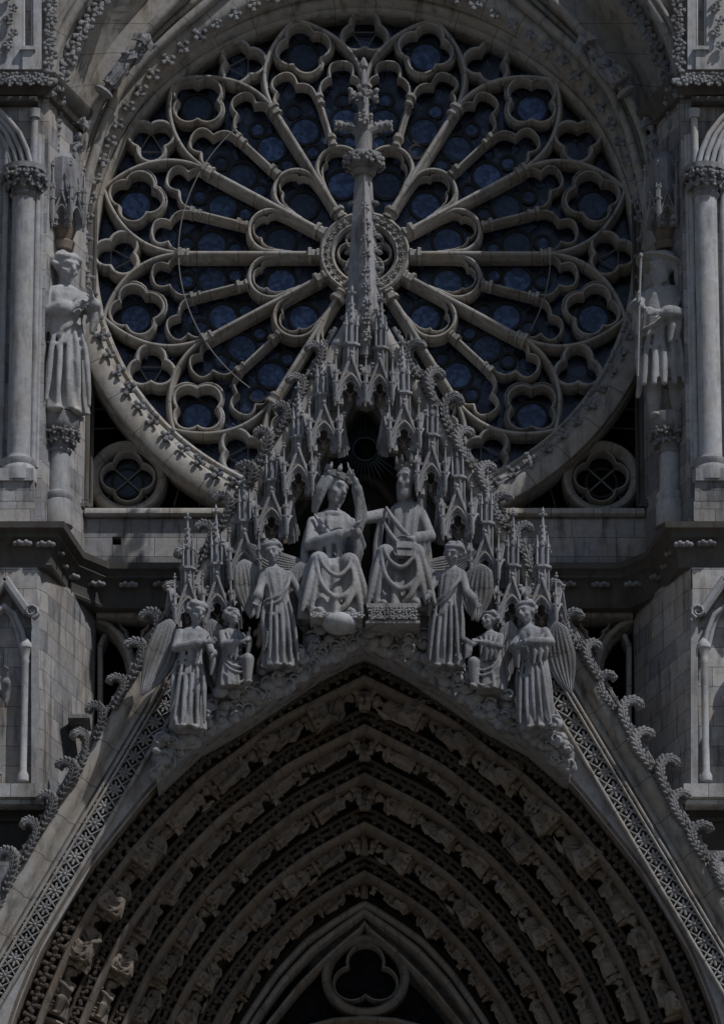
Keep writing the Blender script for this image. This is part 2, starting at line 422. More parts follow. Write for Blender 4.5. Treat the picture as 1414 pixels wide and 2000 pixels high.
def head(mb, c, turn=0., tilt=0., nod=.1, hair='short', beard=False, hs=1.32):
    M = Matrix.Translation(Vector(c)+Vector((0, 0, .03))) @ Euler((nod, tilt, turn)).to_matrix().to_4x4() @ Matrix.Scale(hs, 4)
    R3 = M.to_3x3()
    def e(p, r, ro=None): mb.ell(M @ Vector(p), r, R3 @ (Euler(ro).to_matrix() if ro else Matrix.Identity(3)), 14, 10)
    e((0, 0, .03), (.082, .098, .098)); e((0, -.03, -.035), (.062, .068, .078)); e((0, -.062, -.092), (.032, .03, .025))
    e((0, -.085, .035), (.062, .022, .016)); mb.cap(M @ Vector((0, -.092, .03)), M @ Vector((0, -.118, -.022)), .011*hs, .019*hs, 7)
    for s in (-1, 1):
        e((s*.032, -.085, .012), (.015, .012, .009)); e((s*.082, .0, .0), (.014, .025, .033)); e((s*.042, -.06, -.03), (.026, .028, .024))
    e((0, -.094, -.05), (.025, .012, .007)); e((0, -.09, -.066), (.02, .012, .009))
    if hair in ('short', 'curly'):
        r = random.Random(5); e((0, .03, .055), (.094, .095, .09))
        for i in range(46):
            a = r.uniform(-.35, pi+.35); b = r.uniform(-.25, 1.2)
            if sin(a)*cos(b) < -.25: continue
            e((.098*cos(a)*cos(b), .015+.1*sin(a)*cos(b), .035+.1*sin(b)), (.028, .028, .026))
        for i in range(9): a = pi*(1+(i+.5)/9); e((.088*cos(a), .01+.085*sin(a), .085), (.022, .02, .024))
    if hair == 'long':
        e((0, .03, .05), (.096, .092, .092))
        for s in (-1, 1):
            for k in range(4): mb.tube([M @ Vector((s*(.075+.006*k), .0+.022*k, .07)), M @ Vector((s*(.1+.004*k), .01+.022*k, -.03)), M @ Vector((s*.095, .02+.02*k, -.12)), M @ Vector((s*.105, .03+.02*k, -.2))], [.02*hs, .024*hs, .026*hs, .014*hs], 6)
    if hair == 'veil':
        e((0, .035, .05), (.1, .1, .095))
        for s in (-1, 1):
            for k in range(4): mb.tube([M @ Vector((s*.088, -.02+.026*k, .06)), M @ Vector((s*.1, .0+.024*k, -.04)), M @ Vector((s*.092, .02+.02*k, -.13)), M @ Vector((s*.075, .04+.012*k, -.22))], [.024*hs, .026*hs, .024*hs, .012*hs], 6)
    if beard:
        for i in range(7): a = -pi/2+(i-3)*.32; e((.055*cos(a), -.02+.062*sin(a), -.085-.03*cos((i-3)*.5)), (.022, .022, .045))
def hand(mb, w, d, n, s=1., curl=.25):
    """palm, four bent fingers and a thumb from wrist w along d with the palm facing n"""
    d = Vector(d).normalized(); n = Vector(n); n = (n-d*n.dot(d)).normalized(); a = d.cross(n)
    w = Vector(w); B = Matrix((a, n, d)).transposed()
    mb.ell(w+d*.05*s, (.041*s, .02*s, .058*s), B, 10, 7)
    for i, (x, L) in enumerate(((-.033, .062), (-.011, .076), (.012, .07), (.034, .054))):
        p = w+d*.09*s+a*x*s; q = p+(d+n*curl*.5).normalized()*L*.55*s+a*x*.25*s; e = q+(d*.8+n*curl*1.6).normalized()*L*.5*s
        mb.cap(p, q, .0125*s, .0115*s, 7); mb.cap(q, e, .0115*s, .009*s, 7)
    p = w+d*.03*s-a*.032*s; q = p+(d*.5-a*.75+n*.3).normalized()*.042*s; e = q+(d*.9-a*.25+n*.4).normalized()*.034*s
    mb.cap(p, q, .015*s, .013*s, 7); mb.cap(q, e, .013*s, .01*s, 7)
def arm(mb, sh, el, wr, hd=None, hn=(0, -1, 0), sleeve=.085, hs=1.):
    sh, el, wr = Vector(sh), Vector(el), Vector(wr)
    mb.cap(sh, el, .068, .058, 10); mb.cap(el, wr, .056, .038, 10)
    if sleeve:
        t = (wr-el); k = el+t*.78
        mb.cap(el, k, .06, sleeve*.8, 10)
        dn = Vector((0, .02, -1))
        for j, f in enumerate((.25, .5, .75)): q = el+t*f; mb.tube([q, q+dn*(.10+.05*f)+Vector((.012, .02, 0)), q+dn*(.2+.14*f)+Vector((-.01, .03, 0))], [.042, .04, .02], 7)
    hand(mb, wr, hd or (wr-el), hn, hs)
def fold(mb, P, r=.026, n=8):
    """a raised ridge of cloth through points"""
    P = [Vector(p) for p in P]; Q = []
    for i in range(len(P)-1):
        a = P[max(i-1, 0)]; b = P[i]; c = P[i+1]; d = P[min(i+2, len(P)-1)]
        for k in range(n):
            t = k/n; Q.append(.5*(2*b+(c-a)*t+(2*a-5*b+4*c-d)*t*t+(3*b-a-3*c+d)*t**3))
    Q.append(P[-1]); N = len(Q)
    mb.tube(Q, [r*(.35+.65*sin(pi*(.08+.84*i/(N-1)))) for i in range(N)], 7)
def standing(seed=0, arms=None, turn=0., tilt=0., nod=.12, hair='curly', beard=False, short=False, lean=0., nf=11, mantle=True, extra=None):
    m = MB(); r = random.Random(seed)
    z0 = .42 if short else .04
    rings = [(z0, 0, -.01, .235, .185, .2), (z0+.2, 0, 0, .218, .175, .18), (.72, .015, -.01, .195, .157, .14), (.98, .01, 0, .172, .137, .08), (1.1, 0, .0, .165, .128, .08), (1.24, lean*.4, 0, .182, .13, .08), (1.38, lean*.8, .0, .198, .12, .06), (1.46, lean, .0, .165, .1, .04), (1.51, lean, 0, .075, .07, 0)]
    robe(m, rings, 84, seed, nf)
    for s in (-1, 1):
        if short:
            m.cap((s*.095, .0, .5), (s*.1, .01, .3), .075, .078); m.cap((s*.1, .01, .3), (s*.105, .02, .07), .078, .045)
        m.ell((s*.1, -.12 if not short else -.06, .04), (.05, .125, .045), Euler((.1, 0, s*-.3)).to_matrix(), 10, 7)
    m.cap((lean, .01, 1.46), (lean*1.2, -.02, 1.58), .06, .055)
    m.tube([(lean+.1*cos(2*pi*i/14), .0+.085*sin(2*pi*i/14), 1.475-.03*(sin(2*pi*i/14) < 0)) for i in range(14)], .026, 7, closed=True)
    head(m, (lean*1.3, -.035, 1.66), turn, tilt, nod, hair, beard)
    for a in arms or []: arm(m, *a)
    if mantle:
        for i in (0, 1, 3):     # swags across the body from the left hip up to the right shoulder
            f = i/5; x0 = -.2; z0_ = .95-.08*i
            fold(m, [(.17-.02*i, -.07, 1.36-.05*i), (.1-.03*i, -.165, 1.18-.075*i), (-.03-.01*i, -.185, 1.03-.085*i), (x0, -.1, .98-.06*i)], .034-.004*i)
        for i in range(5):     # long falls below them
            x = -.17+.085*i; fold(m, [(x*.7, -.15, .98), (x*.95, -.178, .7), (x*1.1, -.19, .35), (x*1.2, -.17, z0+.05)], .03)
        fold(m, [(-.19, -.06, 1.0), (-.23, -.06, .75), (-.22, -.08, .45), (-.25, -.05, .25)], .04)
    if extra: extra(m)
    return m
def seated(seed=0, arms=None, turn=0., tilt=0., nod=.0, hair='long', beard=False, lean=0.):
    m = MB()
    robe(m, [(.42, 0, .08, .25, .2, .03), (.6, 0, .08, .22, .18, .08), (.78, lean*.3, .06, .19, .15, .11), (.95, lean*.7, .05, .2, .14, .1), (1.08, lean, .05, .22, .13, .08), (1.17, lean, .05, .17, .1, .05), (1.22, lean, .04, .075, .07, 0)], 80, seed, 12)
    for s in (-1, 1):
        m.cap((s*.12, .05, .5), (s*.155, -.36, .55), .14, .11, 12); m.cap((s*.155, -.36, .53), (s*.16, -.33, .12), .105, .09, 12)
        m.ell((s*.17, -.42, .04), (.05, .12, .045), None, 10, 7)
    robe(m, [(.0, 0, -.24, .33, .25, .2), (.15, 0, -.24, .31, .23, .18), (.35, 0, -.22, .28, .2, .12), (.52, 0, -.2, .26, .2, .04), (.62, 0, -.14, .2, .18, .02)], 96, seed+1, 10)
    k = 1 if seed % 2 else -1
    fold(m, [(-k*.17, -.47, .6), (-k*.1, -.5, .45), (k*.02, -.5, .38), (k*.12, -.49, .46), (k*.17, -.47, .58)], .026)
    fold(m, [(-k*.2, -.46, .58), (-k*.14, -.5, .3), (k*.0, -.5, .17), (k*.14, -.49, .24), (k*.22, -.46, .4)], .03)
    fold(m, [(k*.17, -.47, .5), (k*.19, -.49, .3), (k*.12, -.5, .12), (k*.02, -.49, .03)], .034)
    for x in (-.27, -.2, .22, .29): fold(m, [(x*.75, -.44, .56), (x*.95, -.47, .35), (x*1.12, -.47, .16), (x*1.25, -.47, .02)], .036)
    for s in (-1, 1):
        for i in range(3): fold(m, [(s*(.2+.035*i), -.4+.06*i, .6-.02*i), (s*(.23+.035*i), -.45+.07*i, .35), (s*(.27+.04*i), -.45+.08*i, .06)], .032)
    fold(m, [(-k*.17, -.06, 1.14), (-k*.08, -.14, .98), (k*.04, -.15, .84), (k*.15, -.12, .76)], .03); fold(m, [(-k*.2, -.02, 1.08), (-k*.15, -.12, .9), (-k*.05, -.15, .76), (k*.08, -.2, .66)], .026)
    for e in (-1, 1): fold(m, [(e*.2, .0, 1.1), (e*.25, -.02, .85), (e*.27, -.06, .6), (e*.3, -.15, .3)], .05)
    m.cap((lean, .05, 1.16), (lean*1.15, .01, 1.3), .06, .055)
    m.tube([(lean+.11*cos(2*pi*i/14), .04+.09*sin(2*pi*i/14), 1.185-.03*(sin(2*pi*i/14) < 0)) for i in range(14)], .028, 7, closed=True)
    head(m, (lean*1.3, .0, 1.38), turn, tilt, nod, hair, beard)
    for a in arms or []: arm(m, *a)
    return m
def kneeling(seed=0, arms=None, turn=0., tilt=0., nod=-.1, hair='curly', side=1):
    m = MB()
    robe(m, [(.0, 0, .02, .24, .26, .12), (.18, 0, .02, .23, .24, .1), (.42, 0, .0, .21, .19, .06), (.62, 0, .0, .175, .145, .09), (.8, 0, .0, .185, .13, .09), (.95, 0, .0, .195, .12, .06), (1.03, 0, .0, .15, .1, .01), (1.07, 0, 0, .07, .07, 0)], 80, seed, 10)
    m.cap((side*.1, 0, .42), (side*.2, -.26, .46), .14, .11, 12); m.cap((side*.2, -.26, .45), (side*.2, -.24, .06), .11, .07, 12)
    m.ell((side*.2, -.32, .03), (.05, .12, .04), None, 10, 7)
    for i in (0, 2, 3, 5): fold(m, [(-side*.18, -.05-.02*i, .72-.1*i), (-side*.08, -.19, .55-.09*i), (side*.08, -.24, .5-.09*i), (side*.24, -.27, .5-.05*i)], .026)
    for i in range(4): fold(m, [(-.14+.09*i, -.11, .98), (-.1+.07*i, -.15, .8), (-.12+.08*i, -.16, .62)], .022)
    m.cap((0, .01, 1.02), (0, -.02, 1.14), .06, .055)
    head(m, (0, -.035, 1.22), turn, tilt, nod, hair)
    for a in arms or []: arm(m, *a)
    return m
def wing_mesh(name, L=1., w=.24, curve=.18, mat=None, feathers=9):
    """a folded wing: root at the top, tip at the bottom, feather grooves along its length, scale rows near the root"""
    nu, nv = 44, 40; vs = []; fs = []
    for sd in (-1, 1):
        for i in range(nu+1):
            s = i/nu
            cx = curve*sin(pi*s*.9); cz = .16*L-L*s*1.05
            ww = w*(.35+1.0*sin(pi*min(1, (s*1.5+.16)**.8)*.5)) if s < .45 else w*1.33*(1-((s-.45)/.55)**1.7*.93)
            if s < .12: ww *= sqrt(max(s/.12, .02))
            for j in range(nv+1):
                t = -1+2*j/nv
                f = (t+1)*.5*feathers; ridge = abs(sin(pi*f))
                tip = .05*L*(abs(sin(pi*f*.5))) * max(0, s-.4)
                e = sqrt(max(0, 1-t*t))*sqrt(max(0, 1-abs(2*s-1)**6))
                d = .028*e+.018*e*ridge*min(1, s*3)
                if s < .42: d += .012*e*abs(sin(pi*s*22+(pi/2 if int(f) % 2 else 0)))
                vs.append((cx+ww*t, sd*d+.05*sin(pi*s)*1., cz-tip*(1-t)*.5))
    o = (nu+1)*(nv+1)
    for b in (0, o):
        for i in range(nu):
            for j in range(nv):
                a = b+i*(nv+1)+j; q = (a, a+1, a+nv+2, a+nv+1); fs.append(q if b == 0 else q[::-1])
    m = MB(); m.add(vs, fs); return m.mesh(name, mat, None, 60)
X0 = 5/PPM
def refl(mb):
    r = MB(); r.v = [(2*X0-x, y, z) for x, y, z in mb.v]; r.f = [f[::-1] for f in mb.f]; r.uv = [u[::-1] if u else None for u in mb.uv]; r.mi = list(mb.mi); return r
def pts(P, y): return [W(a, b, y) for a, b in P]
SIDES = (('left', 1), ('right', -1))
def sd(px, s): return px if s > 0 else mx(px)
def vwall(mb, plan, z0, z1, mi=0):
    """closed plan polygon (x, y) between two heights"""
    n = len(plan); vs = [(x, y, z0) for x, y in plan]+[(x, y, z1) for x, y in plan]
    mb.add(vs, [tuple(range(n))[::-1], tuple(range(n, 2*n))]+[(i, (i+1) % n, (i+1) % n+n, i+n) for i in range(n)], None, mi)
def pbox(mb, x0, y0, x1, y1, d0, d1, mi=0): mb.prism([(x0, y0), (x1, y0), (x1, y1), (x0, y1)], d0, d1, mi)
def wx(px, y): return W(px, 1000, y).x
def wz(py, y): return W(707, py, y).z

# ground far below
g = MB(); g.box((0, 120, -62), (900, 700, 1)); go = bpy.data.objects.new('ground', g.mesh('ground', M_GROUND)); COL.objects.link(go); tag(go, kind='structure')
go['label'] = 'pale paved square far below the church front'

# ================================================================== THE ROSE WINDOW
def RM(r, a):
    a = radians(a); u = r*cos(a); v = r*sin(a)
    t = min(1, max(0, (v-250)/250)); return (712+u, 493-.925*v+14*t*t*(3-2*t))
def RL(P, c=None):
    """sector coordinates (radius, degrees) -> picture points"""
    return [RM(r, a) for r, a in P]
YR = .35
rose = thing('rose_window', 'great round rose window of twelve radiating stone spokes with blue glass roundels', 'rose window', W(712, 493, YR))
gl = MB(); c = [RM(548, 360*i/72) for i in range(72)]; gl.prism(c, YR+.62, YR+.70); part(gl, 'glass', M_GLASS, rose)
def disc(mb, px, py, r, y, t, n=26, mi=0):
    mb.prism([(px+r*cos(2*pi*i/n), py+.93*r*sin(2*pi*i/n)) for i in range(n)], y, y+t, mi)
def circ(px, py, r, n=36, k=.93): return [(px+r*cos(2*pi*i/n), py-k*r*sin(2*pi*i/n)) for i in range(n)]
def roundel(r, a, rad):
    px, py = RM(r, a); py += 18; m = MB(); disc(m, px, py, rad, YR+.60, .03)
    o = part(m, 'glass_roundel', M_BLUE, rose); m = MB()
    m.sweep(pts(circ(px, py, rad+2), YR+.56), [(-.035, .05), (-.035, 0), (.035, 0), (.035, .05)], True)
    part(m, 'lead_ring', M_LEAD, o)
for k in range(12):
    a = 30*k; A = a+15
    roundel(168, A, 28); roundel(300, A-7.8, 27); roundel(300, A+7.8, 27); roundel(462, A, 29)
    for q in (-1, 1): roundel(349, A+q*8.3, 13); roundel(254, A+q*8.6, 12)
    # lead lines between the roundels of the lancets
# main spokes
def capital(mb, r, a, w):
    p0, p1, p2, p3 = RM(r-9, a), RM(r-4, a), RM(r+4, a), RM(r+9, a)
    mb.sweep(pts([RM(r-10, a), RM(r-5, a)], YR-.03), [(-w, .3), (-w, .1), (-w*.5, -.04), (w*.5, -.04), (w, .1), (w, .3)])
    mb.sweep(pts([RM(r-5, a), RM(r+5, a)], YR-.03), [(-w*.8, .3), (-w*.8, .1), (-w*.4, 0), (w*.4, 0), (w*.8, .1), (w*.8, .3)])
    mb.sweep(pts([RM(r+5, a), RM(r+12, a)], YR-.03), [(-w*1.15, .3), (-w*1.15, .1), (-w*.6, -.07), (w*.6, -.07), (w*1.15, .1), (w*1.15, .3)])
for k in range(12):
    a = 30*k; m = MB()
    m.sweep(pts([RM(84, a), RM(358, a)], YR), bar(0.107, .55))
    so_ = part(m, 'spoke', M_ROSE, rose)
    for r0 in (352, 98): m = MB(); capital(m, r0, a, .15); part(m, 'capital', M_ROSE, so_)
    A = a+15; m = MB()
    m.sweep(pts([RM(232, A), RM(345, A)], YR+.06), bar(0.073, .45))
    so_ = part(m, 'mullion', M_ROSE, rose)
    for r0 in (340, 246): m = MB(); capital(m, r0, A, .105); part(m, 'capital', M_ROSE, so_)
    # inner arch between two spokes, cusped
    m = MB(); c0 = 188; rr = 44
    pol = lambda x, y: RM(hypot(x, y), A+math.degrees(atan2(y, x)))
    P = [RM(142, A+14.2)]+[pol(c0+rr*cos(radians(88-176*i/18)), rr*sin(radians(88-176*i/18))) for i in range(19)]+[RM(142, A-14.2)]
    m.sweep(pts(P, YR+.03), bar(0.073, .5))
    K = [(-34, 36), (-16, 37.5), (0, 36), (11, 30), (15, 22), (21, 23), (30, 17), (35, 8), (36, 0)]
    m.sweep(pts([pol(c0+x, y) for x, y in K]+[pol(c0+x, -y) for x, y in K[-2::-1]], YR+.14), bar(0.034, .35))
    part(m, 'inner_arch', M_ROSE, rose)
    # outer pointed arch of the petal
    m = MB()
    for s in (-1, 1):
        P = bez((354, A+15*s), (452, A+14.2*s), (527, A), 16); P = [RM(r, g) for r, g in P]
        m.sweep(pts(P, YR), bar(0.086, .5))
    part(m, 'petal_arch', M_ROSE, rose)
    # two cusped lancet heads under the quatrefoil
    m = MB()
    for s in (-1, 1):
        L = [(350, 13.9), (381, 9.9), (421, 9.6), (398, 5.6), (379, 5.4), (345, .8)]
        B = [.28, .34, .2, .12, .3]
        B = [.25, .36, .36, .0, .28]
        L = [(350, 13.6), (384, 11.4), (418, 9.0), (386, 4.9), (345, .8)]
        B = [.24, .34, .34, .24]
        P = []
        for i in range(4):
            q = bulge(RM(L[i][0], A+s*L[i][1]), RM(L[i+1][0], A+s*L[i+1][1]), B[i]*(1 if s > 0 else -1)*-1); P += q if i == 0 else q[1:]
        m.sweep(pts(P, YR+.06), bar(0.052, .42))
    part(m, 'lancet_heads', M_ROSE, rose)
    # quatrefoil, its lobes along the radius
    m = MB(); cx, cy = RM(461, A)
    F = foil(4, 54, 28, radians(A), 9); m.sweep(pts([(cx+x, cy-.925*y) for x, y in F], YR+.04), bar(0.065, .45), True)
    F = foil(4, 60, 31, radians(A), 9); m.sweep(pts([(cx+x, cy-.925*y) for x, y in F], YR+.12), [(-.03, .38), (-.03, .04), (0, 0), (.03, .04), (.03, .38)], True)
    part(m, 'quatrefoil', M_ROSE, rose)
    # trefoil at the rim on the spoke line
    m = MB(); cx, cy = RM(481, a)
    F = foil(3, 48, 27.5, radians(a), 12); F = [(cx+x, cy-.925*y) for x, y in F]
    m.sweep(pts(F, YR+.02), bar(0.086, .5), True)
    part(m, 'trefoil', M_ROSE, rose)
    if k in (4, 5, 6, 7, 8, 9, 3, 0, 10):
        m = MB(); V = [(cx+27*cos(radians(a+60+120*i)), cy-.925*27*sin(radians(a+60+120*i))+14) for i in range(3)]
        for i in range(3): m.tube(pts([V[i], V[(i+1) % 3]], YR+.5), .018, 6)
        part(m, 'saddle_bar', M_IRON, rose)
m = MB()
for g0, g1 in ((133, 232), (-27, -2)):
    m.tube(pts([RM(363, g0+(g1-g0)*i/30) for i in range(31)], YR-.06), .014, 6)
part(m, 'iron_hoop', M_IRON, rose)
# hub
m = MB(); m.sweep(pts([RM(74, 10*i) for i in range(36)], YR-.05), [(-.17, .5), (-.17, .05), (-.12, 0), (-.06, .05), (.06, .08), (.12, .02), (.18, .1), (.18, .5)], True)
for i in range(30):
    p = RM(73, 12*i); leaf(m, leafM(W(p[0], p[1], YR), .12, radians(90-12*i)), i, 3)
for i in range(6):
    p = RM(32, 60*i); m.sweep(pts(circ(p[0], p[1], 20, 18), YR+.1), bar(0.043, .3), True)
part(m, 'hub', M_ROSE, rose)
# rim mouldings
m = MB(); m.sweep(pts([RM(531, 3*i) for i in range(120)], YR-.1), [(-.30, .7), (-.30, -.05), (-.22, -.1), (-.14, -.02), (-.06, .06), (0, .0), (.06, .05), (.10, .2), (.10, .7)], True)
part(m, 'rim', M_RIM, rose)
EL = lambda rx, a, k=.952, cy=486: (712+rx*cos(radians(a)), cy-k*rx*sin(radians(a)))
m = MB()
m.sweep(pts([EL(557, 3*i) for i in range(120)], -.25), [(-.36, .75), (-.36, .02), (-.33, 0), (.02, 0), (.10, .06), (.22, .3), (.26, .75)], True)
m.sweep(pts([EL(590, 3*i) for i in range(120)], .05), [(-.03, .8), (-.09, .15), (-.06, .02), (.02, .0), (.05, .8)], True)
m.sweep(pts([EL(594, 3*i) for i in range(120)], .42), [(-.02, .6), (-.1, .15), (-.07, .02), (.02, .0), (.05, .6)], True)
part(m, 'outer_ring', M_RIM, rose)
m = MB()
for i in range(84):
    g = 360*(i+.5)/84; p = EL(542, g); leaf(m, leafM(W(p[0], p[1], -.20), rnd.uniform(.25, .32), radians(90-g)+rnd.uniform(-.4, .4)), 100+i, 3)
part(m, 'leaf_garland', M_CAN, rose)

# ---- the two corner roundels under the rose
for nm, s in SIDES:
    cx, cy = sd(250, s), 929
    o = thing('oculus_window', 'small round quatrefoil window with crossed iron bars at the lower left of the rose' if s > 0 else 'small round quatrefoil window, very dark, at the shaded lower right of the rose', 'window', W(cx, cy, .4), 'corner roundels below the rose')
    m = MB(); disc(m, cx, cy+12, 66, .95, .05, 32); part(m, 'glass', M_VIOL if s > 0 else M_BLACK, o)  # right pane takes darker glass, its shaded side put into the colour
    m = MB(); m.sweep(pts(circ(cx, cy, 66, 48), .35), [(-.13, .6), (-.13, .1), (-.09, .02), (-.03, 0), (.03, .06), (.1, .18), (.12, .6)], True); part(m, 'ring', M_ROSE, o)
    m = MB(); m.sweep(pts([(cx+x, cy-.93*y) for x, y in foil(4, 53, 28, 0, 10)], .52), bar(.05, .35), True); part(m, 'quatrefoil', M_ROSE, o)
    m = MB()
    for e in (-1, 1): m.tube(pts([(cx-45, cy+10-e*40), (cx+45, cy+10+e*40)], .86), .025, 6)
    part(m, 'iron_cross', M_IRON, o)
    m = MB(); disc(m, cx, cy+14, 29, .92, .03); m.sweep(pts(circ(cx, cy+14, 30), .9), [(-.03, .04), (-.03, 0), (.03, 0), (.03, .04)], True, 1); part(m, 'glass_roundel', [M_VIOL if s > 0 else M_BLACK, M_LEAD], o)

# ================================================================== FACADE WALL
fw = thing('facade_wall', 'pale ashlar wall between the buttresses, under and around the rose window', 'wall', W(712, 1050, -.1))
m = MB(); pbox(m, -100, -150, 1524, 2250, 1.6, 2.4); part(m, 'rear_wall', M_DARK, fw)
m = MB(); pbox(m, 160, 560, 500, 1000, 1.15, 1.25); pbox(m, 924, 560, 1264, 1000, 1.15, 1.25); part(m, 'spandrel_glass', M_BLACK, fw)
m = MB()
for s in (1, -1):
    for (x0, y0, x1, y1) in ((182, 800, 212, 798), (182, 838, 232, 836), (340, 990, 352, 945), (390, 990, 394, 965)): m.tube(pts([(sd(x0, s), y0), (sd(x1, s), y1)], 1.05), .022, 6)
part(m, 'glazing_bar', M_IRON, fw)
m = MB()
hx0, hx1, hy0, hy1 = 220, 237, 1048, 1064
for (x0, y0, x1, y1) in ((100, 1003, 1324, hy0), (100, hy0, hx0, hy1), (hx1, hy0, 1324, hy1), (100, hy1, 1324, 1135)): pbox(m, x0, y0, x1, y1, -.1, 1.5)
part(m, 'parapet', M_WALL, fw)
m = MB(); pbox(m, hx0-4, hy0-4, hx1+4, hy1+4, .25, .3); part(m, 'drain_hole', M_DARK, fw)  # dark plate behind the hole, coloured for the shade inside
m = MB(); P = pts([(166, 997), (712, 997), (1258, 997)], -.28)
m.sweep(P, [(.07, .7), (.07, .03), (.03, 0), (-.06, 0), (-.09, .04), (-.11, .12), (-.09, .18), (-.16, .18), (-.2, .19), (-.2, .7)][::-1]); part(m, 'sill', M_RIM, fw)
for s in (1, -1):   # frame shafts at the edge of the window
    m = MB()
    for (px, y, r, t) in ((170, .0, .085, 560), (181, .22, .05, 600), (158, -.25, .06, 300)):
        p = W(sd(px, s), 800, y); m.lathe(p.x, p.y, [(r, wz(990, y)), (r, wz(-40, y))], 14)
    for (px, y) in ((170, .0), (158, -.25)):
        p = W(sd(px, s), 800, y); z = wz(992, y); m.lathe(p.x, p.y, [(.13, z), (.13, z+.08), (.09, z+.12), (.1, z+.2), (.07, z+.24)], 12)
    part(m, 'window_shaft', M_RIM, fw)

# ================================================================== GREAT ARCH OVER THE ROSE
ga = thing('rose_arch', 'deep pointed arch with bands of carved leaves curving over the top of the rose window', 'arch', W(712, 0, -1))
A_ = resample([(480, -60), (412, 0), (350, 52), (290, 105), (231, 176), (198, 255), (174, 340), (158, 430), (152, 520), (150, 600)], 34)
A2 = resample([(400, -60), (345, 0), (285, 62), (238, 120), (196, 190), (168, 260), (148, 340), (137, 430), (133, 520), (131, 600)], 34)
B_ = resample([(260, -60), (205, 0), (168, 50), (143, 100), (124, 150), (112, 200), (104, 270), (98, 350), (94, 430), (92, 600)], 34)
C_ = resample([(200, -60), (160, 0), (128, 50), (110, 95), (98, 140), (93, 200), (90, 270), (87, 350), (85, 430), (84, 600)], 34)
D_ = resample([(-120, -80), (-120, 0), (-120, 60), (-120, 100), (-120, 150), (-120, 200), (-120, 270), (-120, 350), (-120, 430), (-120, 600)], 34)
for s in (1, -1):
    fn = (lambda q: q) if s > 0 else refl
    m = MB(); m.strip([pts(A_, .9), pts(A_, -.35), pts([(a[0]*.5+b[0]*.5, a[1]*.5+b[1]*.5) for a, b in zip(A_, A2)], -.25), pts(A2, -.75), pts([(a[0]*.6+b[0]*.4, a[1]*.6+b[1]*.4) for a, b in zip(A2, B_)], -.62), pts(B_, -1.7), pts(C_, -2.05), pts(C_, -2.3), pts(D_, -2.35)])
    part(fn(m), 'arch_hollow', M_RIM, ga)
    m = MB(); m.sweep(pts(A_, -.42), roll(.11)); m.sweep(pts([(a[0]*.55+b[0]*.45, a[1]*.55+b[1]*.45) for a, b in zip(A_, A2)], -.36), roll(.07)); m.sweep(pts(A2, -.8), roll(.1)); m.sweep(pts(C_, -2.3), roll(.12)); m.sweep(pts([(x-12, y-8) for x, y in C_], -2.4), roll(.07))
    part(fn(m), 'arch_roll', M_RIM, ga)
    m = MB(); Q = resample(B_[:22], 17)
    for i, p in enumerate(Q): leaf(m, leafM(W(p[0], p[1], -1.8), .34, -.6), 300+i, 4)
    part(fn(m), 'leaf_band', M_CAN, ga)

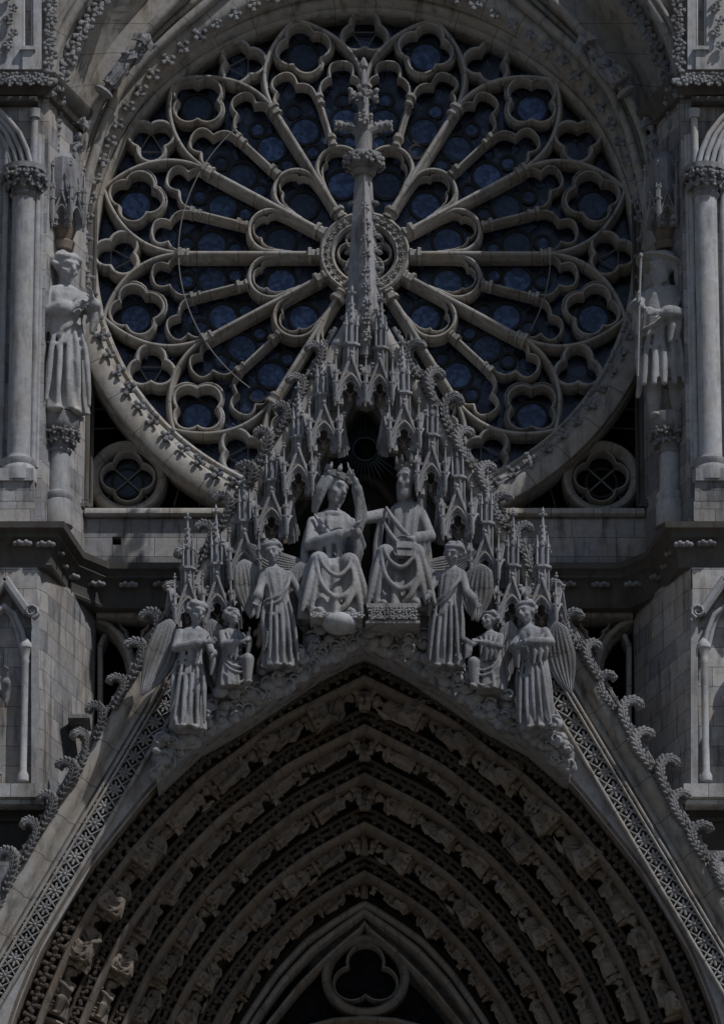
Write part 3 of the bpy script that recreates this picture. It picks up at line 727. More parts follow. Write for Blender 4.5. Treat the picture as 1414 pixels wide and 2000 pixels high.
# ================================================================== BUTTRESSES
BP = {}
for nm, s in SIDES:
    fn = (lambda q: q) if s > 0 else refl
    o = thing('buttress', 'tall sunlit buttress pier with an attached column, left of the rose window' if s > 0 else 'tall buttress pier with an attached column and shaded flank, right of the rose window', 'buttress', W(sd(45, s), 1000, -2.9), 'buttress piers flanking the rose')
    BP[nm] = o; m = MB()
    zc = wz(1020, -3.2)
    vwall(m, [(wx(-420, -2.6), -2.6), (wx(82, -2.6), -2.6), (wx(80, -2.5), -2.5), (wx(164, -.2), -.2), (wx(164, .5), 1.6), (wx(-420, 1.6), 1.6)], zc, wz(-80, -2.5)); part(fn(m), 'pier', M_WALL, o)
    m = MB(); vwall(m, [(wx(-420, -2.95), -2.95), (wx(76, -2.95), -2.95), (wx(92, -2.9), -2.7), (wx(190, .1), .1), (wx(190, .1), 1.55), (wx(-420, 1.5), 1.55)], wz(1780, -3), zc-.9); part(fn(m), 'lower_pier', M_WALL, o)
    # attached shaft
    p = W(43, 600, -2.75); Z = lambda py: wz(py, -3.0)
    m = MB(); m.lathe(p.x, p.y, [(.26, Z(892)), (.255, Z(372))], 28)
    for q, y in ((70, -2.62), (78, -2.55), (8, -2.65)): p2 = W(q, 600, y); m.lathe(p2.x, p2.y, [(.075, Z(900)), (.075, Z(250))], 12)
    part(fn(m), 'column_shaft', M_PALE, o)
    m = MB(); m.lathe(p.x, p.y, [(.27, Z(380)), (.33, Z(374)), (.28, Z(368)), (.30, Z(352)), (.42, Z(334)), (.50, Z(332)), (.50, Z(322))], 20)
    for r_, (py, rad) in enumerate(((357, .34), (342, .45))):
        for i in range(12): a = 2*pi*i/12+r_*.2; leaf(m, Matrix.Translation((p.x+rad*cos(a), p.y+rad*sin(a), Z(py))) @ Euler((0, 0, a+pi/2)).to_matrix().to_4x4() @ Matrix.Scale(.22, 4), 400+i, 3)
    part(fn(m), 'capital', M_CAN, o)
    m = MB(); m.lathe(p.x, p.y, [(.42, Z(938)), (.42, Z(915)), (.40, Z(911)), (.36, Z(906)), (.40, Z(899)), (.40, Z(894)), (.28, Z(889)), (.26, Z(884))], 24)
    pbox(m, -60, 914, 66, 938, -3.12, -2.5); part(fn(m), 'column_base', M_PALE, o)
    m = MB(); pbox(m, -60, 938, 68, 978, -3.05, -2.5); pbox(m, -60, 979.5, 70, 1024, -3.08, -2.5); part(fn(m), 'plinth', M_WALL, o)
    # blind arch above the capital
    m = MB()
    for j, d in enumerate((0, 13, 26, 39)): m.sweep(pts(smooth([(62-d, 326), (58-d, 292), (44-d, 258), (20-d, 228), (-14-d, 205)], 2), -2.85+.06*j), roll(.06, .25))
    p3 = W(68, 260, -2.75); m.lathe(p3.x, p3.y, [(.08, Z(315)), (.08, Z(215))], 12); m.lathe(p3.x, p3.y, [(.13, Z(222)), (.13, Z(214)), (.15, Z(206)), (.09, Z(222))], 10)
    part(fn(m), 'blind_arch', M_PALE, o)
    m = MB(); pbox(m, -60, 188, 74, 197, -2.95, -2.5); m.plan([(wx(-60, -2.7), -2.7), (wx(74, -2.7), -2.7), (wx(150, -.6), -.6)], Z(178), [(0, -.02), (.12, .0), (.2, .2), (.32, .34), (.34, .46), (.1, .5), (0, .5)]); part(fn(m), 'frieze', M_RIM, o)
    for i in range(10): m = MB(); leaf(m, leafM(W(-12+10.5*i, 152+(i % 2)*9, -3.12), .2, i), 430+i, 4); part(fn(m), 'frieze_leaf', M_CAN, o)
    for i in range(9): t = i/8; m = MB(); leaf(m, leafM(W(94+52*t, 158+66*t+(i % 2)*14, -2.9+2.2*t), .36, i*.7), 450+i, 4); part(fn(m), 'frieze_leaf', M_CAN, o)
    # pinnacle stage above
    m = MB(); pbox(m, -60, -60, 45, 135, -2.78, -2.5); pbox(m, 66, -60, 82, 135, -2.78, -2.5); pbox(m, 45, 96, 66, 135, -2.85, -2.5); pbox(m, 40, 90, 70, 96, -2.92, -2.5)
    m.sweep(pts([(47, -60), (47, 92), (64, 92), (64, -60)], -2.72), roll(.03, .1)); part(fn(m), 'pinnacle_stage', M_PALE, o)
    for i in range(9): m = MB(); leaf(m, leafM(W(97+5*(i % 2), -10+17*i, -2.7), .25, i), 470+i, 4); part(fn(m), 'pinnacle_leaf', M_CAN, o)
    for i in range(5): m = MB(); leaf(m, leafM(W(18+9*(i % 2), -6+24*i, -2.85), .2, i), 490+i, 4); part(fn(m), 'pinnacle_leaf', M_CAN, o)
    # niche with a steep gablet on the lower stage
    m = MB(); pbox(m, 62, 1190, 76, 1530, -3.2, -2.9)
    m.sweep(pts([(9, 1128), (54, 1192)], -3.35), [(-.1, .4), (-.1, .05), (-.04, 0), (.06, 0), (.1, .06), (.1, .4)]); m.sweep(pts([(9, 1128), (-36, 1192)], -3.35), [(-.1, .4), (-.1, .05), (-.04, 0), (.06, 0), (.1, .06), (.1, .4)])
    sp = [(62+(15-1.05*t)*cos(t*.9-1.3), 1195-(15-1.05*t)*.93*sin(t*.9-1.3)) for t in range(13)]
    m.tube(pts(sp, -3.4), [.05-.002*i for i in range(13)], 8, 0, 2.2)
    part(fn(m), 'gablet', M_PALE, o)
    m = MB()
    for d in (0, 9): m.sweep(pts(smooth([(50-d, 1262), (46-d, 1232), (32-d, 1200), (9, 1166+d), (-14+d, 1200), (-28+d, 1232), (-32+d, 1262)], 1), -3.15+d*.012), roll(.055, .3))
    part(fn(m), 'niche_arch', M_PALE, o)
    m = MB(); p4 = W(48, 1400, -3.15); Z2 = lambda py: wz(py, -3.15)
    m.lathe(p4.x, p4.y, [(.13, Z2(1526)), (.13, Z2(1515)), (.08, Z2(1506)), (.08, Z2(1296)), (.1, Z2(1292)), (.08, Z2(1286)), (.13, Z2(1268)), (.15, Z2(1266)), (.15, Z2(1259)), (.03, Z2(1246))], 16); part(fn(m), 'colonnette', M_PALE, o)
    m = MB(); pbox(m, -60, 1530, 90, 1556, -3.5, -2.9); pbox(m, -60, 1556, 86, 1570, -3.4, -2.9); part(fn(m), 'niche_ledge', M_WALL, o)
    m = MB(); pbox(m, -60, 1570, 94, 1660, -2.962, -2.9); pbox(m, -60, 1597, 86, 1604, -3.05, -2.9); part(fn(m), 'recess_shade', M_DARK, o)  # dark sheet on the pier face, painted shade instead of a recess
    if s > 0:
        m = MB(); pbox(m, 131, 1397, 186, 1480, -1.5, -1.2)
    # string cornice stepping back from the pier to the wall
    c = thing('cornice', 'moulded cornice with leaf bosses stepping back from the sunlit left buttress to the gable' if s > 0 else 'moulded cornice with leaf bosses stepping back from the right buttress to the gable', 'cornice', W(sd(150, s), 1060, -2), 'cornices below the rose window')
    pl = [(wx(-420, -2.9), -2.9), (wx(98, -2.9), -2.9), (wx(134, -1.2), -1.2), (wx(200, -.3), -.3), (wx(520, -.3), -.3)]
    m = MB(); m.plan(pl, zc, [(0, -1.0), (.05, -.98), (.08, -.92), (.05, -.88), (.06, -.7), (.13, -.48), (.26, -.36), (.30, -.34), (.27, -.28), (.32, -.2), (.40, -.16), (.42, -.02), (.36, .0), (-.3, .06), (-.3, -1.0)]); part(fn(m), 'moulding', M_RIM, c)
    for (px, py, y) in ((45, 1062, -3.12), (-40, 1062, -3.12), (90, 1064, -3.12), (108, 1083, -2.5), (116, 1108, -1.9), (138, 1128, -1.35), (188, 1142, -.72), (252, 1143, -.5), (318, 1142, -.5), (384, 1142, -.5)):
        m = MB(); p = W(px, py, y)
        for i in range(5): m.ell(p+Vector((-.16+.08*i, -.02-.03*(i % 2), .02*(i % 2))), (.065, .07, .06), None, 8, 5)
        m.ell(p+Vector((0, .06, .02)), (.17, .08, .05), None, 8, 5)
        part(fn(m), 'leaf_boss', M_CAN, c)
    # traceried opening below the cornice, partly behind the gable
    w = thing('gallery_window', 'dark traceried opening below the cornice between the left buttress and the gable' if s > 0 else 'dark traceried opening below the cornice between the gable and the right buttress', 'window', W(sd(260, s), 1300, .2), 'dark openings behind the gable')
    m = MB(); pbox(m, 180, 1190, 480, 1760, 1.1, 1.2); part(fn(m), 'glass', M_BLACK, w)
    m = MB(); pbox(m, 188, 1128, 480, 1192, -.12, 1.0); m.sweep(pts([(188, 1200), (480, 1200)], .0), roll(.1, .6)); part(fn(m), 'lintel', M_RIM, w)
    m = MB(); L = smooth([(188, 1208), (214, 1216), (238, 1238), (253, 1268), (261, 1305), (263, 1350), (263, 1760)], 1); R = smooth([(338, 1208), (312, 1216), (288, 1238), (273, 1268), (266, 1305), (264, 1350)], 1)
    m.sweep(pts(L, .12), bar(.13, .6)); m.sweep(pts(R, .12), bar(.13, .6)); m.sweep(pts([(340, 1300), (340, 1760)], .12), bar(.13, .6))
    m.sweep(pts([(263+x, 1222-.93*y) for x, y in foil(3, 30, 17, -pi/2, 9)], .3), bar(.06, .35), True)
    m.sweep(pts([(196, 1420), (196, 1260), (206, 1240)], .25), roll(.06, .6))
    part(fn(m), 'tracery', M_RIM, w)
m = MB(); pbox(m, 133, 1395, 176, 1402, -1.9, -1.0); part(m, 'notch_ledge', M_WALL, BP['left'])

# ================================================================== PORTAL GABLE
YG = -4.4
pg = thing('portal_gable', 'steep crocketed gable over the portal with rosette panels along its sloping edges', 'gable', W(712, 1300, YG))
RK = lambda y: 712-(y-545)/1.68          # outer edge of the left rake
for s in (1, -1):
    fn = (lambda q: q) if s > 0 else refl
    m = MB(); y0, y1 = 610, 2060
    m.sweep(pts([(RK(y0)+32, y0), (RK(y1)+32, y1)], -4.6), [(-.24, 1.2), (-.24, .1), (-.2, .02), (-.1, -.03), (.02, -.03), (.1, .03), (.15, .16), (.19, .2), (.24, .14), (.32, .12), (.36, .2), (.36, 1.2)])
    part(fn(m), 'coping', M_RIM, pg)
    m = MB(); m.sweep(pts([(RK(1180)+78, 1180), (RK(y1)+78, y1)], -4.56), roll(.035, .2)); m.sweep(pts([(RK(1180)+88, 1180), (RK(y1)+88, y1)], -4.58), roll(.03, .2)); m.sweep(pts([(RK(1300)+131, 1300), (RK(y1)+131, y1)], -4.56), roll(.045, .25)); part(fn(m), 'moulding', M_RIM, pg)
    m = MB(); i0 = 640
    m.prism([(712, 585), (712, 762), (706, 762), (640-(1300-873)/1.7, 1300), (RK(1300)+20, 1300)], YG, -2.95)
    part(fn(m), 'gable_band', M_WALL, pg)
    m = MB()
    m.tube(pts([(RK(640), 640), (RK(2050), 2050)], -4.5), .05, 6)
    for i in range(72):
        y = 650+i*(2040-650)/72; p = W(RK(y)-2+rnd.uniform(-2, 2), y, -4.58); leaf(m, leafM(p, .10, i), 600+i, 3)
    part(fn(m), 'edge_leaves', M_CROC, pg)
CR = [crocket_mb(i) for i in range(3)]
CRR = [m.mesh('crocket', M_CROC) for m in CR]; CRL = [m.mirror().mesh('crocket', M_CROC) for m in CR]
for k in range(21):
    for s in (1, -1):
        yb = 662+59*k+70; p = W(sd(RK(yb)+10, s), yb, -4.62); sc = rnd.uniform(.92, 1.08)
        lpart((CRL if s > 0 else CRR)[k % 3], 'crocket', pg, p-BASE[pg.name], (0, rnd.uniform(-.16, .16), rnd.uniform(-.5, .5)), (sc*rnd.uniform(.85, 1.15), sc, sc*rnd.uniform(.9, 1.08)))
# arch outlines: half widths from the axis at picture heights
H_O = [(0, 1263), (85, 1306), (174, 1366), (246, 1413), (322, 1455), (386, 1511), (429, 1560), (470, 1612), (533, 1692), (585, 1770), (628, 1848), (672, 1953), (700, 2040), (722, 2140), (735, 2230)]
H_1 = [(0, 1324), (85, 1366), (174, 1410), (246, 1470), (314, 1517), (403, 1606), (443, 1650), (508, 1735), (554, 1805), (593, 1888), (630, 1975), (662, 2080), (684, 2200)]
H_F = [(0, 1764), (12, 1770), (60, 1800), (115, 1838), (174, 1903), (234, 1992), (278, 2080), (310, 2200)]
NN = 56
O_ = smooth(resample(H_O, NN), 2); R1 = smooth(resample(H_1, NN), 2); F_ = smooth(resample(H_F, NN), 1)
def path(s, tw=1):
    """left half (from the bottom up) of the arch line at fraction s between the first rib and the frame"""
    return [(712-(a[0]*(1-s)+b[0]*s), a[1]*(1-s)+b[1]*s) for a, b in zip(R1, F_)]
def both(L): return L[::-1]+[(1424-x, y) for x, y in L[1:]]
# front face between the rosettes and the arch
for s in (1, -1):
    fn = (lambda q: q) if s > 0 else refl
    m = MB(); ins = [(712-x, y) for x, y in O_]; out = []
    for i, (x, y) in enumerate(ins):
        yy = 1300+(2230-1300)*i/(NN-1); out.append((RK(yy)+60, yy))
    out = [(RK(yy)+60, yy) for yy in [1400+(2230-1400)*(i/(NN-1)) for i in range(NN)]]
    m.prism([(RK(1080)+40, 1080), (RK(1080)+150, 1080), (RK(2230)+150, 2230), (RK(2230)+40, 2230)], YG+.012, YG+.1)
    m.strip([pts(out, YG), pts(ins, YG), pts(ins, -3.9)]); part(fn(m), 'front_wall', M_PALE, pg)
ros = MB()
for i in range(8):
    a = pi*i/4; ros.ell((.1*cos(a), -.03, .1*sin(a)), (.075, .05, .036), Euler((0, -a, 0)).to_matrix(), 8, 5); ros.ell((.155*cos(a), -.05, .155*sin(a)), (.035, .04, .028), Euler((0, -a, 0)).to_matrix(), 6, 4)
ros.ell((0, -.05, 0), (.045, .05, .045), None, 8, 5)
for a in (0, pi/2, pi, -pi/2): ros.box((.2*cos(a), -.03, .2*sin(a)), (.025, .1, .4), Euler((0, -a, 0)).to_matrix())
ros.box((0, .05, 0), (.4, .04, .4), None, 1)
ROS = ros.mesh('rosette_panel', [M_PALE, M_DARK])
for s in (1, -1):
    for k in range(26):
        y = 1312+33.0*k; x = 243-(y-1511)/1.70
        lpart(ROS, 'rosette_panel', pg, W(sd(x, s), y, YG-.06)-BASE[pg.name], (0, -s*radians(32)+rnd.uniform(-.05, .05), 0), (rnd.uniform(.93, 1.03), rnd.uniform(.8, 1.15), rnd.uniform(.93, 1.03)))
# deep recess behind the canopies, its shade painted as near-black stone
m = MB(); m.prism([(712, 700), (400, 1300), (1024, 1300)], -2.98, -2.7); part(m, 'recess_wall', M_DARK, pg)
m = MB()
for d in (0, .12): m.sweep(pts(both(smooth([(712, 930), (745, 950), (770, 985), (782, 1030), (786, 1120)], 1))[::1] if False else [(638, 1120), (642, 1030), (654, 985), (679, 950), (712, 930), (745, 950), (770, 985), (782, 1030), (786, 1120)], -3.25+d), roll(.09+d*.3, .3))
part(m, 'recess_arch', M_SHADE, pg)
m = MB(); pbox(m, 699, 985, 722, 1200, -3.75, -3.3); pbox(m, 694, 1160, 726, 1200, -3.85, -3.3); part(m, 'recess_post', M_SHADE, pg)
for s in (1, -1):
    for (x0, y0, x1, y1) in ((640, 880, 600, 960), (590, 1010, 555, 1090), (548, 1060, 548, 1190)): m = MB(); m.tube(pts([(sd(x0, s), y0), (sd(x1, s), y1)], -3.02), .04, 7); part(m, 'recess_rib', M_DARK, pg)  # struts coloured near black to stand for the shade around them

sb = thing('sunburst', 'dark metal sunburst with thin rays around a boss, above the seated pair', 'sunburst', W(713, 877, -3.6))
m = MB(); r_ = random.Random(3)
for i in range(40):
    a = 2*pi*i/40; l = r_.uniform(48, 84); m.tube(pts([(713+22*cos(a), 877-20*sin(a)), (713+l*cos(a), 877-l*.93*sin(a))], -3.6), [.035, .006], 5)
part(m, 'ray', M_STAR, sb); m = MB(); m.ell(W(713, 877, -3.62), (.26, .14, .26), None, 24, 16); part(m, 'boss', M_BLACK, sb)
m = MB(); m.sweep(pts(circ(713, 877, 24), -3.68), roll(.025, .1), True); part(m, 'boss_ring', M_STAR, sb)

# ---- spire over the gable
YS = -4.25; Zs = lambda py: wz(py, YS)
sp = thing('gable_spire', 'tall tapering stone spire with a leafy cross finial standing before the rose window', 'spire', W(712, 660, YS))
sx, sy = W(710, 600, YS).x, YS
m = MB(); m.lathe(sx, sy, [(.47, Zs(705)), (.44, Zs(655)), (.19, Zs(342))], 4, radians(10)); part(m, 'shaft', M_CAN, sp, ang=20)
m = MB(); m.lathe(sx+.02, sy-.3, [(.15, Zs(690)), (.15, Zs(600)), (.13, Zs(540)), (.09, Zs(460)), (.015, Zs(352))], 4, radians(10)); part(m, 'front_obelisk', M_CAN, sp, ang=20)
for i in range(9):
    py = 408+32*i; rr = .19+(py-342)/313*.25; hw = rr*86*.97
    for e in (-1, 1):
        m = MB(); p = W(710+e*hw, py+14, YS); M = Matrix.Translation(p) @ Matrix.Diagonal((e*.6, .5, .42, 1)); m.merge(crocket_mb(i), M); part(m, 'crocket', M_CAN, sp)
    m = MB(); leaf(m, leafM(Vector((sx+.17*rr, sy-rr*.96, Zs(py+10))), .2, i), 700+i, 3); leaf(m, leafM(Vector((sx+.17*rr, sy-rr*.96-.05, Zs(py+3))), .14, i), 710+i, 3); part(m, 'spire_leaf', M_CAN, sp)
m = MB(); m.lathe(sx, sy, [(.23, Zs(345)), (.29, Zs(338)), (.25, Zs(332)), (.36, Zs(326)), (.44, Zs(314)), (.4, Zs(304)), (.22, Zs(300)), (.19, Zs(290)), (.2, Zs(262))], 16)
for i in range(10): a = 2*pi*i/10; leaf(m, Matrix.Translation((sx+.36*cos(a), sy+.36*sin(a), Zs(318))) @ Euler((0, 0, a+pi/2)).to_matrix().to_4x4() @ Matrix.Scale(.25, 4), 720+i, 4)
part(m, 'crown_knop', M_CAN, sp)
m = MB(); m.lathe(sx, sy, [(.19, Zs(285)), (.17, Zs(255)), (.12, Zs(235)), (.13, Zs(200)), (.10, Zs(185)), (.07, Zs(165)), (.05, Zs(135)), (.10, Zs(131)), (.1, Zs(125)), (.03, Zs(113))], 10)
for a in (0, pi/2, pi, -pi/2):
    C2, S2 = cos(a), sin(a)
    L_ = 1. if abs(C2) > .5 else .55; m.tube([(sx+.02*C2, sy+.02*S2, Zs(262)), (sx+.2*L_*C2, sy+.2*L_*S2, Zs(252)), (sx+.42*L_*C2, sy+.42*L_*S2, Zs(246)), (sx+.58*L_*C2, sy+.58*L_*S2, Zs(243))], [.16, .13, .11, .11], 8)
    for i in range(4): leaf(m, Matrix.Translation((sx+(.2+.12*i)*L_*C2, sy+(.2+.12*i)*L_*S2, Zs(247))) @ Euler((0, 0, a+pi/2)).to_matrix().to_4x4() @ Matrix.Scale(.23, 4), 740+i, 3)
    leaf(m, Matrix.Translation((sx+.2*C2, sy+.2*S2, Zs(186))) @ Euler((0, 0, a+pi/2)).to_matrix().to_4x4() @ Matrix.Scale(.3, 4), 760, 4)
    leaf(m, Matrix.Translation((sx+.1*C2, sy+.1*S2, Zs(232))) @ Euler((0, 0, a+pi/2)).to_matrix().to_4x4() @ Matrix.Scale(.22, 4), 765, 4)
part(m, 'cross_finial', M_CAN, sp)

# ---- canopies climbing the gable
def canopy_parts():
    out = {}
    Q = lambda P, y=0.: [Vector((x/PPM, y, z/PPM)) for x, z in P]
    hw = 27; ah = 53; gh = 95
    def gablet(M=None, y=0.):
        m = MB()
        for e in (-1, 1):
            m.sweep(Q([(0, gh), (e*8, gh-26), (e*17, gh-52), (e*28, 22), (e*29, 14)], -.02), [(-.035, .14), (-.035, .02), (-.015, 0), (.015, 0), (.035, .02), (.035, .14)])
            arch = [(0, ah+3), (e*8, ah-4), (e*16, ah-17), (e*21, ah-33), (e*22.5, 0)]
            m.sweep(Q(arch, .02), roll(.03, .2)); m.sweep(Q([(x*.86, z-4) for x, z in arch], .07), roll(.022, .15))
            m.sweep(Q([(0, ah-7), (e*9, ah-14), (e*8, ah-24), (e*15, ah-28), (e*17, ah-40)], .1), roll(.02, .1))
            # web between arch and rake
            rows = [Q([(0, ah+3), (e*8, ah-4), (e*16, ah-17), (e*21, ah-33), (e*23, 8)], .06), Q([(0, gh), (e*7, gh-26), (e*15.5, gh-52), (e*24, 30), (e*29, 14)], .06)]
            m.strip(rows); m.strip([[p+Vector((0, .1, 0)) for p in r] for r in rows])
        m.ell((0, -.03, gh/PPM+.02), (.05, .06, .05), None, 8, 5); m.ell((0, -.03, gh/PPM-.06), (.03, .04, .05), None, 8, 5)
        r = MB(); r.merge(m, M); return r
    g = gablet()
    out['gablet'] = g.mesh('gablet', M_CAN)
    sg = MB()
    for e in (-1, 1): sg.merge(gablet(Matrix.Translation((e*.43, .24, 0)) @ Euler((0, 0, e*1.0)).to_matrix().to_4x4() @ Matrix.Diagonal((.72, 1, .86, 1))))
    out['side_gablet'] = sg.mesh('side_gablet', M_CAN)
    v = MB(); v.box((0, .35, .66), (.66, .66, .06)); v.box((0, .70, .37), (.66, .06, .60)); v.tube([(-.2, .3, .45), (0, .25, .22), (.2, .3, .45)], .03, 6); v.tube([(-.2, .5, .45), (0, .3, .22), (.2, .5, .45)], .03, 6); v.lathe(0, .28, [(.02, .1), (.06, .14), (.04, .2), (.05, .26)], 8)
    out['vault'] = v.mesh('vault', M_FIG)
    p = MB()
    def pinn(m, x, y, z0, z1, w, zt):
        m.lathe(x, y, [(w*.3, z0-.17), (w*.55, z0-.12), (w*.4, z0-.1), (w*.9, z0-.04), (w, z0), (w, z1)], 8, pi/8)
        m.lathe(x, y, [(w*1.35, z1), (w*1.35, z1+.03), (w*.75, z1+.05), (w*.1, zt), (w*.1, zt+.02)], 4, pi/4)
        for a in range(4):
            A = a*pi/2; m.ell((x+w*1.0*cos(A), y+w*1.0*sin(A), z1+.03), (.025, .025, .06), None, 6, 4)
            m.ell((x+w*.35*cos(A), y+w*.35*sin(A), zt-.03), (.024, .024, .03), None, 6, 4)
        m.ell((x, y, zt+.04), (.022, .022, .035), None, 6, 4)
        m.box((x, y-w*.92, (z0+z1)/2), (w*.35, .03, (z1-z0)*.8)); m.box((x, y, (z0*.35+z1*.65)), (w*2.2, w*2.2, .035))
    for e in (-1, 1): q = MB(); pinn(q, e*.33, .0, .0, .62, .062, 1.02); p.merge(q)
    out['pinnacle'] = p.mesh('pinnacle', M_CAN, None, 25)
    q = MB(); pinn(q, 0, 0, 0, .60, .052, 1.08); out['pinnacle'] = q.mesh('pinnacle', M_CAN, None, 25)
    t = MB(); x, y = 0, .34
    t.lathe(x, y, [(.13, .62), (.13, 1.36), (.21, 1.40), (.21, 1.45), (.11, 1.48), (.11, 1.95)], 8, pi/8)
    for k in range(8):
        A = k*pi/4+pi/8; t.lathe(x+.15*cos(A), y+.15*sin(A), [(.02, .7), (.02, 1.38)], 6)
    for k in range(4):
        A = k*pi/2+pi/4; t.lathe(x+.16*cos(A), y+.16*sin(A), [(.03, 1.42), (.03, 1.84), (.05, 1.86), (.04, 1.89), (.006, 2.16)], 4, A+pi/4); t.ell((x+.16*cos(A), y+.16*sin(A), 2.1), (.02, .02, .03), None, 6, 4)
        A = k*pi/2; t.lathe(x+.13*cos(A), y+.13*sin(A), [(.022, 1.46), (.022, 1.88), (.05, 1.9), (.008, 2.02)], 4, A+pi/4); t.ell((x+.15*cos(A), y+.15*sin(A), 1.93), (.03, .03, .05), None, 6, 4)
    t.lathe(x, y, [(.10, 1.95), (.085, 2.05), (.018, 2.6), (.04, 2.62), (.055, 2.65), (.02, 2.69), (.035, 2.74), (.006, 2.84)], 8, pi/8)
    for k in range(4):
        A = k*pi/2
        for zz, rr in ((2.1, .095), (2.24, .07), (2.38, .05)): t.ell((x+rr*cos(A), y+rr*sin(A), zz), (.028, .028, .035), None, 6, 4)
        t.ell((x+.06*cos(A), y+.06*sin(A), 2.66), (.035, .035, .03), None, 6, 4)
    out['turret'] = t.mesh('turret', M_CAN, None, 25)
    return out
CP = canopy_parts()
def canopy(px, py_apex, y, label, turret=True, scale=1.):
    loc = W(px, py_apex, y)-Vector((0, 0, 95/PPM*scale))
    o = thing('gable_canopy', label, 'canopy', loc, 'carved canopies climbing the gable', (rnd.uniform(-.02, .02), rnd.uniform(-.025, .025), rnd.uniform(-.1, .1)), (scale*rnd.uniform(.94, 1.05), scale, scale*rnd.uniform(.96, 1.03)))
    lpart(CP['gablet'], 'gablet', o); lpart(CP['side_gablet'], 'side_gablet', o); lpart(CP['vault'], 'vault', o)
    for e in (-1, 1): lpart(CP['pinnacle'], 'pinnacle', o, (e*.315, -.02, .05))
    if turret: lpart(CP['turret'], 'turret', o)
    return o
STEPS = [(684, 694), (634, 784), (583, 869), (531, 953), (479, 1040), (426, 1124), (369, 1127)]
ORDL = ['topmost', 'second from the top', 'third from the top', 'fourth from the top', 'fifth from the top', 'lowest', 'outermost']
for s in (1, -1):
    for (x, y), w_ in zip(STEPS, ORDL):
        side = 'left' if s > 0 else 'right'
        txt = {'topmost': f'topmost gabled canopy just {side} of the spire axis', 'outermost': f'outermost gabled canopy over the {side} end angel'}.get(w_, f'gabled stone canopy with a pinnacled turret, {w_} on the {side} slope')
        canopy(sd(x, s), y, -5.0, txt)

# ================================================================== PORTAL ARCH
pa = thing('portal_arch', 'deep pointed portal arch of five dark receding orders with leafy bands', 'arch', W(712, 1600, -3))
SV = [0, .217, .433, .65, .867, 1.0]; YV = [-4.0, -3.3, -2.6, -1.9, -1.2, -.5]
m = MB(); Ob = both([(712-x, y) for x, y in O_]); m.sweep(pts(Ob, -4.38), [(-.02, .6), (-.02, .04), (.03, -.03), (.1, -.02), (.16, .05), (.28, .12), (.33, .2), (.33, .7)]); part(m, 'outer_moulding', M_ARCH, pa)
for e in (0, 1):
    fn = (lambda q: q) if e == 0 else refl
    m = MB(); rows = [pts([(712-x, y) for x, y in O_], -4.0), pts([(712-x*.4-b[0]*.6, y*.4+b[1]*.6) for (x, y), b in zip(O_, R1)], -3.6), pts(path(0), -3.9)]
    for k in range(5):
        s0, s1, y0, y1 = SV[k], SV[k+1], YV[k], YV[k+1]; d = s1-s0
        rows += [pts(path(s0+.08*d), y0+.1), pts(path(s0+.14*d), y0+.75), pts(path(s0+.5*d), y1+.32), pts(path(s0+.62*d), y1+.18), pts(path(s0+.66*d), y1-.02), pts(path(s0+.72*d), y1+.3), pts(path(s0+.9*d), y1+.3), pts(path(s1), y1)]
    m.strip(rows); part(fn(m), 'archivolt', M_SHADE, pa)  # hollows coloured darker than the ribs, as painted shade
for k in range(5):
    m = MB(); m.sweep(pts(both(path(SV[k])), YV[k]), [(-.09, .4), (-.09, .06), (-.07, -.03), (-.02, -.08), (.03, -.08), (.07, -.01), (.09, .08), (.09, .4)]); part(m, 'rib', M_ARCH, pa)
    if k < 4:
        m = MB(); m.sweep(pts(both(path(SV[k]+.64*(SV[k+1]-SV[k]))), YV[k+1]-.02), roll(.05, .2)); part(m, 'bead', M_SHADE, pa)
LB = [None]+[(SV[k]+.81*(SV[k+1]-SV[k]), YV[k+1]+.05) for k in range(4)]
for k in range(5):
    for e in (0, 1):
        fn = (lambda q: q) if e == 0 else refl
        P = path(LB[k][0]) if k else [(712-x*.42-b[0]*.58, y*.42+b[1]*.58) for (x, y), b in zip(O_, R1)]
        yy = LB[k][1] if k else -3.95
        n = 58-8*k; Q = resample(P, n); m = MB(); m.tube(pts(P, yy+.06), .05, 6)
        for i, p in enumerate(Q[1:]):
            a = atan2(-(Q[i][1]-p[1]), Q[i][0]-p[0]); sc = .25 if k else .28
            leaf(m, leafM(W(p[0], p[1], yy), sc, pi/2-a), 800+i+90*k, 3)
        part(fn(m), 'leaf_band', M_SHADE, pa)

# ---- window in the head of the portal
tw = thing('portal_window', 'pointed dark glass window with a trefoil roundel in the head of the portal', 'window', W(712, 1900, -.3))
m = MB(); G = [(0, 1800), (0, 1806), (30, 1830), (73, 1867), (127, 1921), (189, 1998), (235, 2080), (270, 2200)]; G = resample(G, 30)
Gl = both([(712-x, y) for x, y in G])
m.sweep(pts(both(path(1.0)), -.5), roll(.065, .5)); m.sweep(pts(both([(712-a[0]*.6-b[0]*.4, a[1]*.6+b[1]*.4) for a, b in zip(resample(H_F, 30), G)]), -.35), roll(.065, .5)); m.sweep(pts(Gl, -.15), bar(.08, .5)); part(m, 'frame', M_TYM, tw)
m = MB(); m.prism([(1424-x if False else x, y+6) for x, y in both([(712-a[0], a[1]) for a in resample(H_F, 30)])], .45, .55); part(m, 'glass', M_BLACK, tw)
m = MB(); m.sweep(pts(circ(714, 1903, 77, 48), .0), [(-.1, .4), (-.1, .06), (-.05, 0), (.04, 0), (.1, .08), (.12, .4)], True); part(m, 'roundel', M_TYM, tw)
m = MB(); m.sweep(pts([(714+x, 1905-.93*y) for x, y in foil(3, 67, 36, pi/2, 12)], .12), bar(.04, .3), True); part(m, 'trefoil', M_TYM, tw)
